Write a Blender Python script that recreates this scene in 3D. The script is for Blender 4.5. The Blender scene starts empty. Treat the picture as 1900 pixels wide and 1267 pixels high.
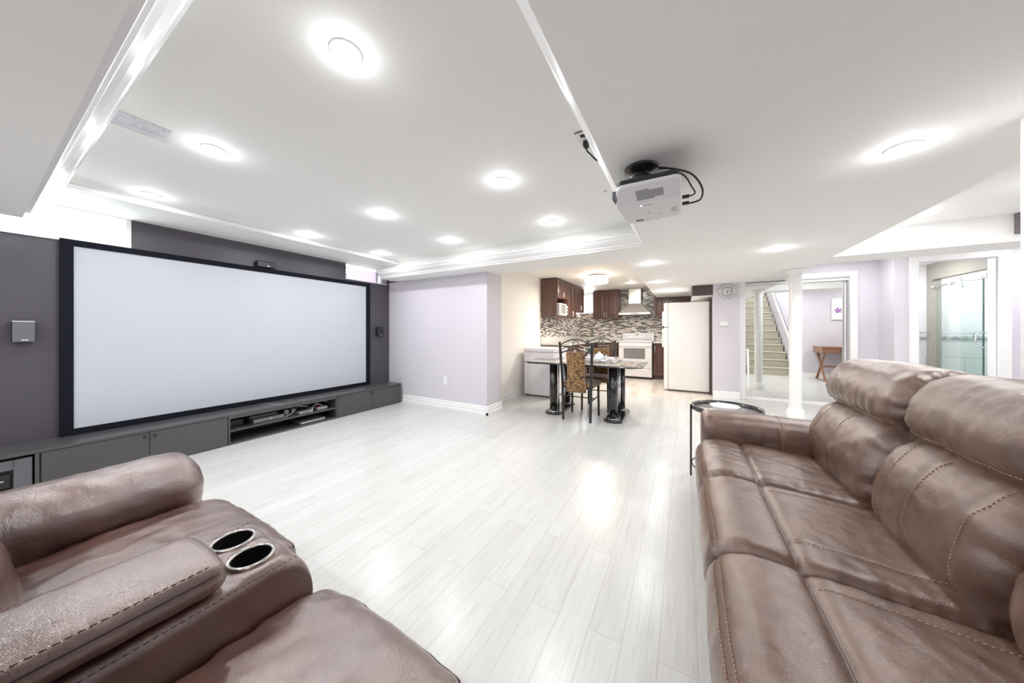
import bpy, math, random
from mathutils import Vector, Matrix, noise
random.seed(7)
PI = math.pi
SC = bpy.context.scene
COL = SC.collection

# ------------------------------------------------------------------ camera, world, exposure
cam_d = bpy.data.cameras.new('camera'); cam = bpy.data.objects.new('camera', cam_d); COL.objects.link(cam)
cam.location = (0, 0, 1.17)
cam.rotation_euler = (PI/2, 0, math.radians(29.34))
cam_d.sensor_width = 36; cam_d.lens = 569/1900*36
cam_d.shift_y = -(633.5-613.8)/1900
cam_d.clip_start = 0.02
SC.camera = cam
SC.view_settings.view_transform = 'Standard'
SC.view_settings.look = 'None'
SC.view_settings.gamma = 1
SC.view_settings.use_curve_mapping = False
SC.view_settings.exposure = 0.58
SC.cycles.diffuse_bounces = 8
SC.cycles.max_bounces = 14
SC.cycles.sample_clamp_indirect = 6
SC.cycles.caustics_reflective = False
SC.cycles.caustics_refractive = False

world = bpy.data.worlds.new('daylight'); SC.world = world
world.use_nodes = True
wb = world.node_tree.nodes['Background']
wb.inputs[0].default_value = (0.93, 0.96, 1.0, 1); wb.inputs[1].default_value = 22.0

POT_W = 5.0          # watts of each recessed light
POT_COL = (0.965, 0.975, 1.0)

# ------------------------------------------------------------------ materials
def nmat(name):
    m = bpy.data.materials.new(name); m.use_nodes = True
    nt = m.node_tree; b = nt.nodes['Principled BSDF']
    return m, nt, b
def node(nt, t, **kw):
    n = nt.nodes.new(t)
    for k, v in kw.items():
        if k.startswith('i_'):
            key = k[2:]
            n.inputs[int(key) if key.isdigit() else key.replace('_', ' ')].default_value = v
        else: setattr(n, k, v)
    return n
def L(nt, a, b): nt.links.new(a, b)
def ramp(nt, stops, interp='LINEAR'):
    r = nt.nodes.new('ShaderNodeValToRGB'); cr = r.color_ramp; cr.interpolation = interp
    while len(cr.elements) < len(stops): cr.elements.new(0.5)
    for e, (p, c) in zip(cr.elements, stops):
        e.position = p; e.color = (*c, 1) if len(c) == 3 else c
    return r
def plain(name, col, rough=0.5, metal=0.0, bump=0.0, bscale=60, var=0.0, coat=0.0, spec=0.5):
    m, nt, b = nmat(name)
    b.inputs['Base Color'].default_value = (*col, 1); b.inputs['Roughness'].default_value = rough
    b.inputs['Metallic'].default_value = metal; b.inputs['Coat Weight'].default_value = coat
    b.inputs['Specular IOR Level'].default_value = spec
    tc = node(nt, 'ShaderNodeTexCoord')
    nz = node(nt, 'ShaderNodeTexNoise', i_Scale=bscale, i_Detail=4.0); L(nt, tc.outputs['Object'], nz.inputs['Vector'])
    if var:
        hi = [min(1, c*(1+var)) for c in col]; lo = [c*(1-var) for c in col]
        r = ramp(nt, [(0.3, lo), (0.7, hi)]); L(nt, nz.outputs['Fac'], r.inputs['Fac']); L(nt, r.outputs['Color'], b.inputs['Base Color'])
    if bump:
        bp = node(nt, 'ShaderNodeBump', i_Strength=bump, i_Distance=0.002); L(nt, nz.outputs['Fac'], bp.inputs['Height']); L(nt, bp.outputs['Normal'], b.inputs['Normal'])
    return m
def emis(name, col, s):
    m, nt, b = nmat(name)
    b.inputs['Base Color'].default_value = (*col, 1)
    b.inputs['Emission Color'].default_value = (*col, 1); b.inputs['Emission Strength'].default_value = s
    return m
M = {}
M['ceiling'] = plain('ceiling_paint', (0.895, 0.897, 0.875), 0.75, bump=0.05, bscale=250)
M['pink'] = plain('lavender_pink_paint', (0.655, 0.625, 0.675), 0.6, bump=0.04, bscale=250)
M['cream'] = plain('cream_paint', (0.87, 0.84, 0.80), 0.6, bump=0.04, bscale=250)
M['white_wall'] = plain('white_paint', (0.88, 0.87, 0.88), 0.6, bump=0.04, bscale=250)
M['trim'] = plain('white_gloss_trim', (0.86, 0.86, 0.85), 0.28, coat=0.2)
M['dark'] = plain('charcoal_laminate', (0.070, 0.067, 0.069), 0.28, bump=0.08, bscale=500)
M['darkwall'] = plain('charcoal_wall_paint', (0.072, 0.064, 0.078), 0.45, bump=0.1, bscale=500, var=0.05)
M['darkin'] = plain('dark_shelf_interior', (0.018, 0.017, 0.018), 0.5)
M['frame'] = plain('black_velvet_frame', (0.010, 0.011, 0.017), 0.9, spec=0.12)
M['screen'] = plain('projection_fabric', (0.50, 0.525, 0.57), 0.8)
M['black'] = plain('black_plastic', (0.02, 0.02, 0.022), 0.4)
M['blackmetal'] = plain('black_painted_metal', (0.028, 0.026, 0.026), 0.25, metal=0.3, coat=0.4)
M['grey'] = plain('grey_plastic', (0.13, 0.135, 0.145), 0.4)
M['lightgrey'] = plain('light_grey_plastic', (0.5, 0.5, 0.52), 0.4)
M['white'] = plain('white_plastic', (0.82, 0.82, 0.82), 0.35)
M['appl'] = plain('white_enamel', (0.80, 0.79, 0.78), 0.25, coat=0.4)
M['fridge'] = plain('textured_white_enamel', (0.80, 0.79, 0.775), 0.32, bump=0.25, bscale=900)
M['freezer'] = plain('freezer_enamel', (0.78, 0.76, 0.80), 0.3, coat=0.3)
M['chrome'] = plain('chrome', (0.85, 0.85, 0.87), 0.08, metal=1)
M['alu'] = plain('satin_aluminium', (0.72, 0.72, 0.73), 0.3, metal=0.6)
M['ovenglass'] = plain('oven_glass', (0.22, 0.22, 0.21), 0.1, coat=0.5)
M['cupblack'] = plain('black_cup_well', (0.004, 0.004, 0.005), 0.35)
M['stitch'] = plain('tan_thread', (0.42, 0.27, 0.19), 0.7)
M['stitchdark'] = plain('dark_piping', (0.02, 0.012, 0.010), 0.45)
M['carpet'] = plain('stair_carpet', (0.44, 0.41, 0.33), 0.95, bump=0.6, bscale=300, var=0.12)
M['deskwood'] = None
M['china'] = plain('white_china', (0.85, 0.86, 0.90), 0.12, coat=0.5)
M['red'] = plain('red_plastic', (0.45, 0.03, 0.04), 0.4)
M['leaf'] = plain('green_leaf', (0.10, 0.16, 0.06), 0.5, var=0.4)
M['cable_w'] = plain('white_cable', (0.75, 0.74, 0.70), 0.4)
M['taupe'] = plain('taupe_paint', (0.36, 0.34, 0.29), 0.6)
M['canvas'] = plain('white_canvas', (0.82, 0.81, 0.78), 0.8)
M['purple'] = plain('purple_petals', (0.32, 0.12, 0.42), 0.8, var=0.5, bscale=40)
M['lens'] = emis('lit_lamp_lens', (1, 0.98, 0.95), 12)
M['shade'] = emis('lit_drum_shade', (1, 0.90, 0.74), 5)
M['led'] = emis('blue_status_led', (0.35, 0.45, 1), 8)
M['mirror'] = plain('mirror_silver', (0.90, 0.92, 0.90), 0.0, metal=1)

def wood(name, c1, c2, rough, axis='Z', scale=6, coat=0.2):
    m, nt, b = nmat(name)
    tc = node(nt, 'ShaderNodeTexCoord'); mp = node(nt, 'ShaderNodeMapping')
    s = {'Z': (1, 1, 0.08), 'Y': (1, 0.08, 1), 'X': (0.08, 1, 1)}[axis]
    mp.inputs['Scale'].default_value = s
    L(nt, tc.outputs['Object'], mp.inputs['Vector'])
    nz = node(nt, 'ShaderNodeTexNoise', i_Scale=scale*8, i_Detail=6.0, i_Distortion=0.6); L(nt, mp.outputs['Vector'], nz.inputs['Vector'])
    r = ramp(nt, [(0.3, c1), (0.7, c2)]); L(nt, nz.outputs['Fac'], r.inputs['Fac']); L(nt, r.outputs['Color'], b.inputs['Base Color'])
    b.inputs['Roughness'].default_value = rough; b.inputs['Coat Weight'].default_value = coat; b.inputs['Coat Roughness'].default_value = 0.2
    return m
M['cab'] = wood('dark_cherry_wood', (0.085, 0.040, 0.030), (0.14, 0.072, 0.054), 0.30)
M['deskwood'] = wood('walnut_brown_wood', (0.20, 0.085, 0.040), (0.32, 0.15, 0.08), 0.35, 'X')

def leather(name, c1, c2, rough, coat=0.6, cior=1.7):
    m, nt, b = nmat(name)
    tc = node(nt, 'ShaderNodeTexCoord')
    n1 = node(nt, 'ShaderNodeTexNoise', i_Scale=7.0, i_Detail=5.0, i_Roughness=0.6); L(nt, tc.outputs['Object'], n1.inputs['Vector'])
    r = ramp(nt, [(0.32, c1), (0.68, c2)]); L(nt, n1.outputs['Fac'], r.inputs['Fac']); L(nt, r.outputs['Color'], b.inputs['Base Color'])
    v = node(nt, 'ShaderNodeTexVoronoi', i_Scale=420.0); v.feature = 'DISTANCE_TO_EDGE'; L(nt, tc.outputs['Object'], v.inputs['Vector'])
    n2 = node(nt, 'ShaderNodeTexNoise', i_Scale=160.0, i_Detail=5.0); L(nt, tc.outputs['Object'], n2.inputs['Vector'])
    n3 = node(nt, 'ShaderNodeTexNoise', i_Scale=18.0, i_Detail=3.0, i_Distortion=1.2); L(nt, tc.outputs['Object'], n3.inputs['Vector'])
    a = node(nt, 'ShaderNodeMath', operation='MULTIPLY_ADD'); L(nt, n2.outputs['Fac'], a.inputs[0]); a.inputs[1].default_value = 0.8; L(nt, v.outputs['Distance'], a.inputs[2])
    b1 = node(nt, 'ShaderNodeBump', i_Strength=0.32, i_Distance=0.0016); L(nt, a.outputs[0], b1.inputs['Height'])
    b2 = node(nt, 'ShaderNodeBump', i_Strength=0.28, i_Distance=0.006); L(nt, n3.outputs['Fac'], b2.inputs['Height']); L(nt, b1.outputs['Normal'], b2.inputs['Normal'])
    # fine creases
    wv = node(nt, 'ShaderNodeMapping'); wv.inputs['Scale'].default_value = (1, 1.6, 1); L(nt, tc.outputs['Object'], wv.inputs['Vector'])
    dn = node(nt, 'ShaderNodeTexNoise', i_Scale=9.0, i_Detail=3.0); L(nt, wv.outputs['Vector'], dn.inputs['Vector'])
    mxv = node(nt, 'ShaderNodeMix', data_type='RGBA'); mxv.inputs[0].default_value = 0.22; L(nt, wv.outputs['Vector'], mxv.inputs[6]); L(nt, dn.outputs['Color'], mxv.inputs[7])
    vc = node(nt, 'ShaderNodeTexVoronoi', i_Scale=30.0); vc.feature = 'DISTANCE_TO_EDGE'; L(nt, mxv.outputs[2], vc.inputs['Vector'])
    rc = ramp(nt, [(0.0, (0, 0, 0)), (0.10, (1, 1, 1))]); L(nt, vc.outputs['Distance'], rc.inputs['Fac'])
    b3 = node(nt, 'ShaderNodeBump', i_Strength=0.07, i_Distance=0.002); L(nt, rc.outputs['Color'], b3.inputs['Height']); L(nt, b2.outputs['Normal'], b3.inputs['Normal'])
    L(nt, b3.outputs['Normal'], b.inputs['Normal']); L(nt, b3.outputs['Normal'], b.inputs['Coat Normal'])
    r2 = ramp(nt, [(0.3, (rough-.06,)*3), (0.7, (rough+.08,)*3)]); L(nt, n1.outputs['Fac'], r2.inputs['Fac']); L(nt, r2.outputs['Color'], b.inputs['Roughness'])
    b.inputs['Specular IOR Level'].default_value = 0.8; b.inputs['Coat Weight'].default_value = coat; b.inputs['Coat Roughness'].default_value = 0.29; b.inputs['Coat IOR'].default_value = cior; b.inputs['Coat Tint'].default_value = (1.0, 0.93, 0.88, 1); b.inputs['Specular Tint'].default_value = (1.0, 0.90, 0.84, 1)
    return m
M['leather'] = leather('brown_leather', (0.052, 0.024, 0.016), (0.128, 0.067, 0.043), 0.36)
M['leather2'] = leather('dark_brown_leather', (0.042, 0.013, 0.010), (0.092, 0.036, 0.026), 0.36, 1.0, 1.85)

def wood_floor():
    m, nt, b = nmat('whitewashed_plank_floor')
    tc = node(nt, 'ShaderNodeTexCoord')
    mp = node(nt, 'ShaderNodeMapping'); mp.inputs['Rotation'].default_value = (0, 0, PI/2); mp.inputs['Location'].default_value = (0, -0.041, 0)
    L(nt, tc.outputs['Object'], mp.inputs['Vector'])
    br = node(nt, 'ShaderNodeTexBrick'); br.offset = 0.37; br.offset_frequency = 2; br.squash = 1
    for k, v in (('Scale', 1.0), ('Mortar Size', 0.0011), ('Mortar Smooth', 0.1), ('Bias', 0.0), ('Brick Width', 1.2), ('Row Height', 0.1235)): br.inputs[k].default_value = v
    br.inputs['Color1'].default_value = (0, 0, 0, 1); br.inputs['Color2'].default_value = (1, 1, 1, 1); br.inputs['Mortar'].default_value = (0.5, 0.5, 0.5, 1)
    L(nt, mp.outputs['Vector'], br.inputs['Vector'])
    sep = node(nt, 'ShaderNodeSeparateColor'); L(nt, br.outputs['Color'], sep.inputs[0])
    # grain stretched along the boards, shifted per board
    mp2 = node(nt, 'ShaderNodeMapping'); mp2.inputs['Scale'].default_value = (14, 0.9, 1); L(nt, tc.outputs['Object'], mp2.inputs['Vector'])
    ad = node(nt, 'ShaderNodeVectorMath', operation='ADD'); L(nt, mp2.outputs['Vector'], ad.inputs[0])
    cm = node(nt, 'ShaderNodeCombineXYZ'); mu = node(nt, 'ShaderNodeMath', operation='MULTIPLY'); mu.inputs[1].default_value = 40; L(nt, sep.outputs[0], mu.inputs[0]); L(nt, mu.outputs[0], cm.inputs[1]); L(nt, mu.outputs[0], cm.inputs[2])
    L(nt, cm.outputs[0], ad.inputs[1])
    g = node(nt, 'ShaderNodeTexNoise', i_Scale=3.0, i_Detail=8.0, i_Roughness=0.62, i_Distortion=1.4); L(nt, ad.outputs[0], g.inputs['Vector'])
    r1 = ramp(nt, [(0.28, (0.51, 0.505, 0.48)), (0.42, (0.585, 0.585, 0.565)), (0.60, (0.62, 0.622, 0.605))]); L(nt, g.outputs['Fac'], r1.inputs['Fac'])
    r2 = ramp(nt, [(0.0, (0.93, 0.925, 0.92)), (1.0, (1, 1, 1))]); L(nt, sep.outputs[0], r2.inputs['Fac'])
    mx = node(nt, 'ShaderNodeMix', data_type='RGBA', blend_type='MULTIPLY'); mx.inputs[0].default_value = 1; L(nt, r1.outputs['Color'], mx.inputs[6]); L(nt, r2.outputs['Color'], mx.inputs[7])
    mo = node(nt, 'ShaderNodeMix', data_type='RGBA'); L(nt, br.outputs['Fac'], mo.inputs[0]); L(nt, mx.outputs[2], mo.inputs[6]); mo.inputs[7].default_value = (0.42, 0.40, 0.37, 1)
    L(nt, mo.outputs[2], b.inputs['Base Color'])
    b.inputs['Roughness'].default_value = 0.26; b.inputs['Specular IOR Level'].default_value = 0.45
    bp = node(nt, 'ShaderNodeBump', i_Strength=0.10, i_Distance=0.001); L(nt, g.outputs['Fac'], bp.inputs['Height']); L(nt, bp.outputs['Normal'], b.inputs['Normal'])
    return m
M['floor'] = wood_floor()
def tiles(name, cols, w, h, mortar, mcol, rough, rot=0, plane='xy', grain=False):
    """brick pattern; cols = ramp stops (constant) over a per tile random value"""
    m, nt, b = nmat(name)
    tc = node(nt, 'ShaderNodeTexCoord'); sp = node(nt, 'ShaderNodeSeparateXYZ'); L(nt, tc.outputs['Object'], sp.inputs[0])
    cb = node(nt, 'ShaderNodeCombineXYZ')
    if plane == 'xy': L(nt, sp.outputs[0], cb.inputs[1 if rot else 0]); L(nt, sp.outputs[1], cb.inputs[0 if rot else 1])
    else:
        ad = node(nt, 'ShaderNodeMath', operation='ADD'); L(nt, sp.outputs[0], ad.inputs[0]); L(nt, sp.outputs[1], ad.inputs[1])
        L(nt, ad.outputs[0], cb.inputs[0]); L(nt, sp.outputs[2], cb.inputs[1])
    br = node(nt, 'ShaderNodeTexBrick'); br.offset = 0.43; br.offset_frequency = 2; br.squash_frequency = 3; br.squash = 0.7 if len(cols) > 3 else 1
    for k, v in (('Scale', 1.0), ('Mortar Size', mortar), ('Mortar Smooth', 0.1), ('Bias', 0.0), ('Brick Width', w), ('Row Height', h)): br.inputs[k].default_value = v
    br.inputs['Color1'].default_value = (0, 0, 0, 1); br.inputs['Color2'].default_value = (1, 1, 1, 1)
    L(nt, cb.outputs[0], br.inputs['Vector'])
    r = ramp(nt, cols, 'CONSTANT' if len(cols) > 3 else 'LINEAR'); L(nt, br.outputs['Color'], r.inputs['Fac'])
    mo = node(nt, 'ShaderNodeMix', data_type='RGBA'); L(nt, br.outputs['Fac'], mo.inputs[0]); L(nt, r.outputs['Color'], mo.inputs[6]); mo.inputs[7].default_value = (*mcol, 1)
    out = mo.outputs[2]
    if grain:
        mp = node(nt, 'ShaderNodeMapping'); mp.inputs['Scale'].default_value = (20, 1.5, 1); L(nt, tc.outputs['Object'], mp.inputs['Vector'])
        g = node(nt, 'ShaderNodeTexNoise', i_Scale=3.0, i_Detail=6.0, i_Distortion=1.0); L(nt, mp.outputs['Vector'], g.inputs['Vector'])
        rg = ramp(nt, [(0.3, (0.84, 0.82, 0.79)), (0.6, (1, 1, 1))]); L(nt, g.outputs['Fac'], rg.inputs['Fac'])
        mm = node(nt, 'ShaderNodeMix', data_type='RGBA', blend_type='MULTIPLY'); mm.inputs[0].default_value = 1; L(nt, out, mm.inputs[6]); L(nt, rg.outputs['Color'], mm.inputs[7]); out = mm.outputs[2]
    L(nt, out, b.inputs['Base Color']); b.inputs['Roughness'].default_value = rough
    return m
M['ktile'] = tiles('wood_look_floor_tile', [(0, (0.60, 0.53, 0.46)), (1, (0.74, 0.69, 0.63))], 0.6, 0.15, 0.006, (0.80, 0.78, 0.75), 0.3, rot=1, grain=True)
M['mosaic'] = tiles('strip_mosaic_tile', [(0, (0.035, 0.026, 0.022)), (0.27, (0.70, 0.58, 0.45)), (0.42, (0.86, 0.85, 0.82)), (0.58, (0.50, 0.36, 0.26)), (0.64, (0.84, 0.80, 0.74)), (0.80, (0.05, 0.04, 0.035))], 0.11, 0.022, 0.0022, (0.80, 0.78, 0.74), 0.2, plane='v')
M['bathtile'] = tiles('bathroom_wall_tile', [(0, (0.72, 0.74, 0.73)), (1, (0.80, 0.81, 0.80))], 0.4, 0.25, 0.004, (0.5, 0.52, 0.5), 0.2, plane='v')
M['bandtile'] = tiles('bathroom_border_tile', [(0, (0.3, 0.34, 0.34)), (0.3, (0.7, 0.72, 0.72)), (0.6, (0.5, 0.55, 0.55)), (0.8, (0.8, 0.8, 0.8))], 0.05, 0.02, 0.002, (0.7, 0.7, 0.7), 0.2, plane='v')

def marble(name, base, vein, scale, rough=0.06, thr=0.5):
    m, nt, b = nmat(name)
    tc = node(nt, 'ShaderNodeTexCoord')
    n = node(nt, 'ShaderNodeTexNoise', i_Scale=scale, i_Detail=9.0, i_Roughness=0.7, i_Distortion=2.2); L(nt, tc.outputs['Object'], n.inputs['Vector'])
    r = ramp(nt, [(thr-0.10, vein), (thr-0.03, tuple((a+c)/2 for a, c in zip(base, vein))), (thr+0.02, base)]); L(nt, n.outputs['Fac'], r.inputs['Fac'])
    L(nt, r.outputs['Color'], b.inputs['Base Color']); b.inputs['Roughness'].default_value = rough; b.inputs['Coat Weight'].default_value = 0.6; b.inputs['Coat Roughness'].default_value = 0.03
    return m
M['marble'] = marble('polished_beige_marble', (0.60, 0.52, 0.44), (0.10, 0.075, 0.06), 7)
M['darkmarble'] = marble('polished_black_marble', (0.014, 0.013, 0.013), (0.03, 0.027, 0.025), 6, 0.16, thr=0.3)
M['counter'] = marble('pale_speckled_countertop', (0.72, 0.69, 0.65), (0.42, 0.38, 0.35), 40, 0.15, 0.45)
def fabric(name):
    m, nt, b = nmat(name)
    tc = node(nt, 'ShaderNodeTexCoord')
    n = node(nt, 'ShaderNodeTexNoise', i_Scale=11.0, i_Detail=5.0, i_Distortion=4.0); L(nt, tc.outputs['Object'], n.inputs['Vector'])
    r = ramp(nt, [(0.40, (0.035, 0.015, 0.006)), (0.47, (0.13, 0.055, 0.015)), (0.51, (0.38, 0.20, 0.055)), (0.54, (0.12, 0.05, 0.015)), (0.60, (0.50, 0.32, 0.12)), (0.65, (0.10, 0.04, 0.012))])
    L(nt, n.outputs['Fac'], r.inputs['Fac'])
    L(nt, r.outputs['Color'], b.inputs['Base Color']); b.inputs['Roughness'].default_value = 0.75; b.inputs['Sheen Weight'].default_value = 0.5
    return m
M['brocade'] = fabric('golden_brown_brocade')
def steel():
    m, nt, b = nmat('brushed_stainless_steel')
    tc = node(nt, 'ShaderNodeTexCoord'); mp = node(nt, 'ShaderNodeMapping'); mp.inputs['Scale'].default_value = (3, 3, 400); L(nt, tc.outputs['Object'], mp.inputs['Vector'])
    n = node(nt, 'ShaderNodeTexNoise', i_Scale=2.0); L(nt, mp.outputs['Vector'], n.inputs['Vector'])
    bp = node(nt, 'ShaderNodeBump', i_Strength=0.15, i_Distance=0.001); L(nt, n.outputs['Fac'], bp.inputs['Height']); L(nt, bp.outputs['Normal'], b.inputs['Normal'])
    b.inputs['Base Color'].default_value = (0.74, 0.70, 0.65, 1); b.inputs['Metallic'].default_value = 0.75; b.inputs['Roughness'].default_value = 0.32
    return m
M['steel'] = steel()
def glass(name, tint, refl=0.12, edge=False):
    m = bpy.data.materials.new(name); m.use_nodes = True; nt = m.node_tree; nt.nodes.clear()
    o = nt.nodes.new('ShaderNodeOutputMaterial'); t = nt.nodes.new('ShaderNodeBsdfTransparent'); g = nt.nodes.new('ShaderNodeBsdfGlossy'); mx = nt.nodes.new('ShaderNodeMixShader')
    t.inputs[0].default_value = (*tint, 1); g.inputs['Roughness'].default_value = 0.02
    lw = nt.nodes.new('ShaderNodeLayerWeight'); lw.inputs[0].default_value = 0.5
    pw = nt.nodes.new('ShaderNodeMath'); pw.operation = 'POWER'; pw.inputs[1].default_value = 4.0; L(nt, lw.outputs['Facing'], pw.inputs[0])
    ma = nt.nodes.new('ShaderNodeMath'); ma.operation = 'MULTIPLY_ADD'; ma.inputs[1].default_value = 0.35; ma.inputs[2].default_value = 0.04; L(nt, pw.outputs[0], ma.inputs[0])
    L(nt, ma.outputs[0], mx.inputs[0]); L(nt, t.outputs[0], mx.inputs[1]); L(nt, g.outputs[0], mx.inputs[2]); L(nt, mx.outputs[0], o.inputs[0])
    return m
M['clear'] = glass('clear_window_glass', (0.97, 0.98, 0.98))
M['green'] = glass('green_tinted_shower_glass', (0.93, 0.972, 0.955))
M['greenedge'] = plain('dark_green_glass_edge', (0.02, 0.12, 0.09), 0.1)
M['acrylic'] = glass('clear_acrylic', (0.97, 0.975, 0.985))

# ------------------------------------------------------------------ mesh helpers
class MB:
    def __init__(s, T=None): s.v = []; s.f = []; s.sm = []; s.T = T
    def add(s, vs, fs, smooth=False):
        o = len(s.v)
        s.v += [tuple(s.T(*p)) if s.T else tuple(p) for p in vs]
        s.f += [tuple(i+o for i in f) for f in fs]; s.sm += [smooth]*len(fs)
        return s
    def box(s, x0, y0, z0, x1, y1, z1):
        return s.add([(x0,y0,z0),(x1,y0,z0),(x1,y1,z0),(x0,y1,z0),(x0,y0,z1),(x1,y0,z1),(x1,y1,z1),(x0,y1,z1)],
              [(0,3,2,1),(4,5,6,7),(0,1,5,4),(1,2,6,5),(2,3,7,6),(3,0,4,7)])
    def prism(s, poly, axis, a0, a1, smooth=False):
        n = len(poly)
        def m(p, a): return {'x': (a, p[0], p[1]), 'y': (p[0], a, p[1]), 'z': (p[0], p[1], a)}[axis]
        vs = [m(p, a0) for p in poly]+[m(p, a1) for p in poly]
        s.add(vs, [tuple(range(n-1, -1, -1)), tuple(range(n, 2*n))])
        o = len(s.v)-2*n
        s.f += [(o+i, o+(i+1) % n, o+n+(i+1) % n, o+n+i) for i in range(n)]; s.sm += [smooth]*n
        return s
    def cyl(s, p0, p1, r0, r1=None, n=20, smooth=True):
        r1 = r0 if r1 is None else r1
        p0 = Vector(p0); p1 = Vector(p1); d = (p1-p0).normalized()
        u = d.orthogonal().normalized(); w = d.cross(u)
        vs = [p0+(u*math.cos(a)+w*math.sin(a))*r0 for a in (2*PI*i/n for i in range(n))]+[p1+(u*math.cos(a)+w*math.sin(a))*r1 for a in (2*PI*i/n for i in range(n))]
        s.add(vs, [(i, (i+1) % n, n+(i+1) % n, n+i) for i in range(n)], smooth)
        s.f += [tuple(len(s.v)-2*n+i for i in range(n-1, -1, -1)), tuple(len(s.v)-n+i for i in range(n))]; s.sm += [False]*2
        return s
    def tube(s, pts, r, n=8, closed=False):
        pts = [Vector(p) for p in pts]; N = len(pts); vs = []; prev = None
        for i, p in enumerate(pts):
            a = pts[(i-1) % N] if (closed or i > 0) else p; b = pts[(i+1) % N] if (closed or i < N-1) else p
            d = (b-a).normalized()
            if prev is None: u = d.orthogonal().normalized()
            else:
                u = prev-d*prev.dot(d); u = u.normalized() if u.length > 1e-6 else d.orthogonal().normalized()
            prev = u; w = d.cross(u); rr = r[i] if isinstance(r, (list, tuple)) else r
            vs += [p+(u*math.cos(2*PI*k/n)+w*math.sin(2*PI*k/n))*rr for k in range(n)]
        fs = []
        for i in range(N if closed else N-1):
            j = (i+1) % N
            fs += [(i*n+k, i*n+(k+1) % n, j*n+(k+1) % n, j*n+k) for k in range(n)]
        s.add(vs, fs, True)
        if not closed:
            o = len(s.v)-len(vs)
            s.f += [tuple(o+k for k in range(n-1, -1, -1)), tuple(o+(N-1)*n+k for k in range(n))]; s.sm += [False]*2
        return s
    def lathe(s, c, prof, n=28, axis='z', sx=1.0, sy=1.0, caps=False):
        vs = []
        for r, h in prof:
            for k in range(n):
                a = 2*PI*k/n; x, y = r*math.cos(a)*sx, r*math.sin(a)*sy
                vs.append({'z': (c[0]+x, c[1]+y, c[2]+h), 'y': (c[0]+x, c[1]+h, c[2]+y), 'x': (c[0]+h, c[1]+x, c[2]+y)}[axis])
        fs = []
        for i in range(len(prof)-1):
            fs += [(i*n+k, i*n+(k+1) % n, (i+1)*n+(k+1) % n, (i+1)*n+k) for k in range(n)]
        s.add(vs, fs, True)
        o = len(s.v)-len(vs); m = len(prof)
        if caps and prof[0][0] > 1e-5: s.f.append(tuple(o+k for k in range(n-1, -1, -1))); s.sm.append(False)
        if caps and prof[-1][0] > 1e-5: s.f.append(tuple(o+(m-1)*n+k for k in range(n))); s.sm.append(False)
        return s
    def build(s, name, mat, parent=None, bevel=0, seg=2):
        me = bpy.data.meshes.new(name)
        off = Vector((0, 0, 0)); p = parent
        while p is not None: off += p.location; p = p.parent
        me.from_pydata([tuple(Vector(v)-off) for v in s.v], [], s.f)
        me.polygons.foreach_set('use_smooth', s.sm)
        me.materials.append(mat); me.validate(); me.update()
        o = bpy.data.objects.new(name, me); COL.objects.link(o)
        if parent is not None: o.parent = parent
        # consistent outward normals
        import bmesh
        bm = bmesh.new(); bm.from_mesh(me); bmesh.ops.recalc_face_normals(bm, faces=bm.faces); bm.to_mesh(me); bm.free()
        if bevel:
            md = o.modifiers.new('bevel', 'BEVEL'); md.width = bevel; md.segments = seg; md.limit_method = 'ANGLE'; md.angle_limit = math.radians(40); md.harden_normals = False
        return o
def thing(name, label, cat, loc, group=None):
    o = bpy.data.objects.new(name, None); COL.objects.link(o); o.location = loc
    o.empty_display_size = 0.1
    o['label'] = label; o['category'] = cat
    if group: o['group'] = group
    return o
def tag(o, label, cat, group=None):
    o['label'] = label; o['category'] = cat
    if group: o['group'] = group
    return o
def struct(name, mb, mat, bevel=0, label=None):
    o = mb.build(name, mat, None, bevel); o['kind'] = 'structure'
    if label: o['label'] = label
    return o
def setorigin(o, loc):
    loc = Vector(loc); o.data.transform(Matrix.Translation(-loc)); o.location = loc; return o
def copy_tree(o, parent=None):
    c = o.copy(); COL.objects.link(c)
    if parent is not None: c.parent = parent
    for ch in list(o.children): copy_tree(ch, c)
    return c

# ------------------------------------------------------------------ structure
ZS = 1.99; ZT = 2.22; ZK = 2.26; ZH = 2.24; TOP = 2.5
fl = MB()
fl.box(-4.8, -2.7, -0.1, 1.45, 5.93, 0).box(1.45, 2.9, -0.1, 4.7, 6.66, 0).box(0.44, 5.93, -0.1, 1.45, 6.66, 0).box(1.45, -2.7, -0.1, 4.7, 2.9, 0)
struct('floor', fl, M['floor'])
struct('floor_tile', MB().box(-2.75, 5.93, -0.1, 0.44, 8.8, 0.003), M['ktile'], label='wood-look tiled kitchen floor with pale grout')
struct('floor_bathroom', MB().box(2.3, 6.66, -0.1, 4.7, 8.8, 0.0), M['bathtile'])

# ceilings at their three levels
c = MB()
c.box(-4.19, -2.7, ZS, 1.43, 0.2, TOP)
c.box(-4.8, -2.7, 2.18, -4.19, 0.2, TOP)
c.box(-0.325, 0.2, ZS, 1.43, 3.22, TOP)
c.box(-4.18, 3.22, ZS, 1.43, 3.54, TOP).box(-4.8, 3.54, ZS, 1.43, 3.8, TOP)
c.box(-0.6, 3.8, ZS, 1.43, 8.8, TOP)
c.box(1.43, 4.7, ZS, 4.7, 5.15, TOP)
struct('ceiling', c, M['ceiling'], label='low white soffit of the basement ceiling')
c = MB().box(-3.8, 0.2, ZT, -0.325, 3.22, TOP).box(-4.8, 0.2, 2.18, -3.8, 3.22, TOP).box(-4.8, 3.22, 2.18, -4.18, 3.54, TOP)
struct('ceiling_tray', c, M['ceiling'], label='raised white tray of the ceiling above the seating')
struct('ceiling_kitchen', MB().box(-2.75, 3.8, ZK, -0.6, 8.8, TOP), M['cream'], label='raised cream ceiling over the dining table and kitchen')
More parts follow.
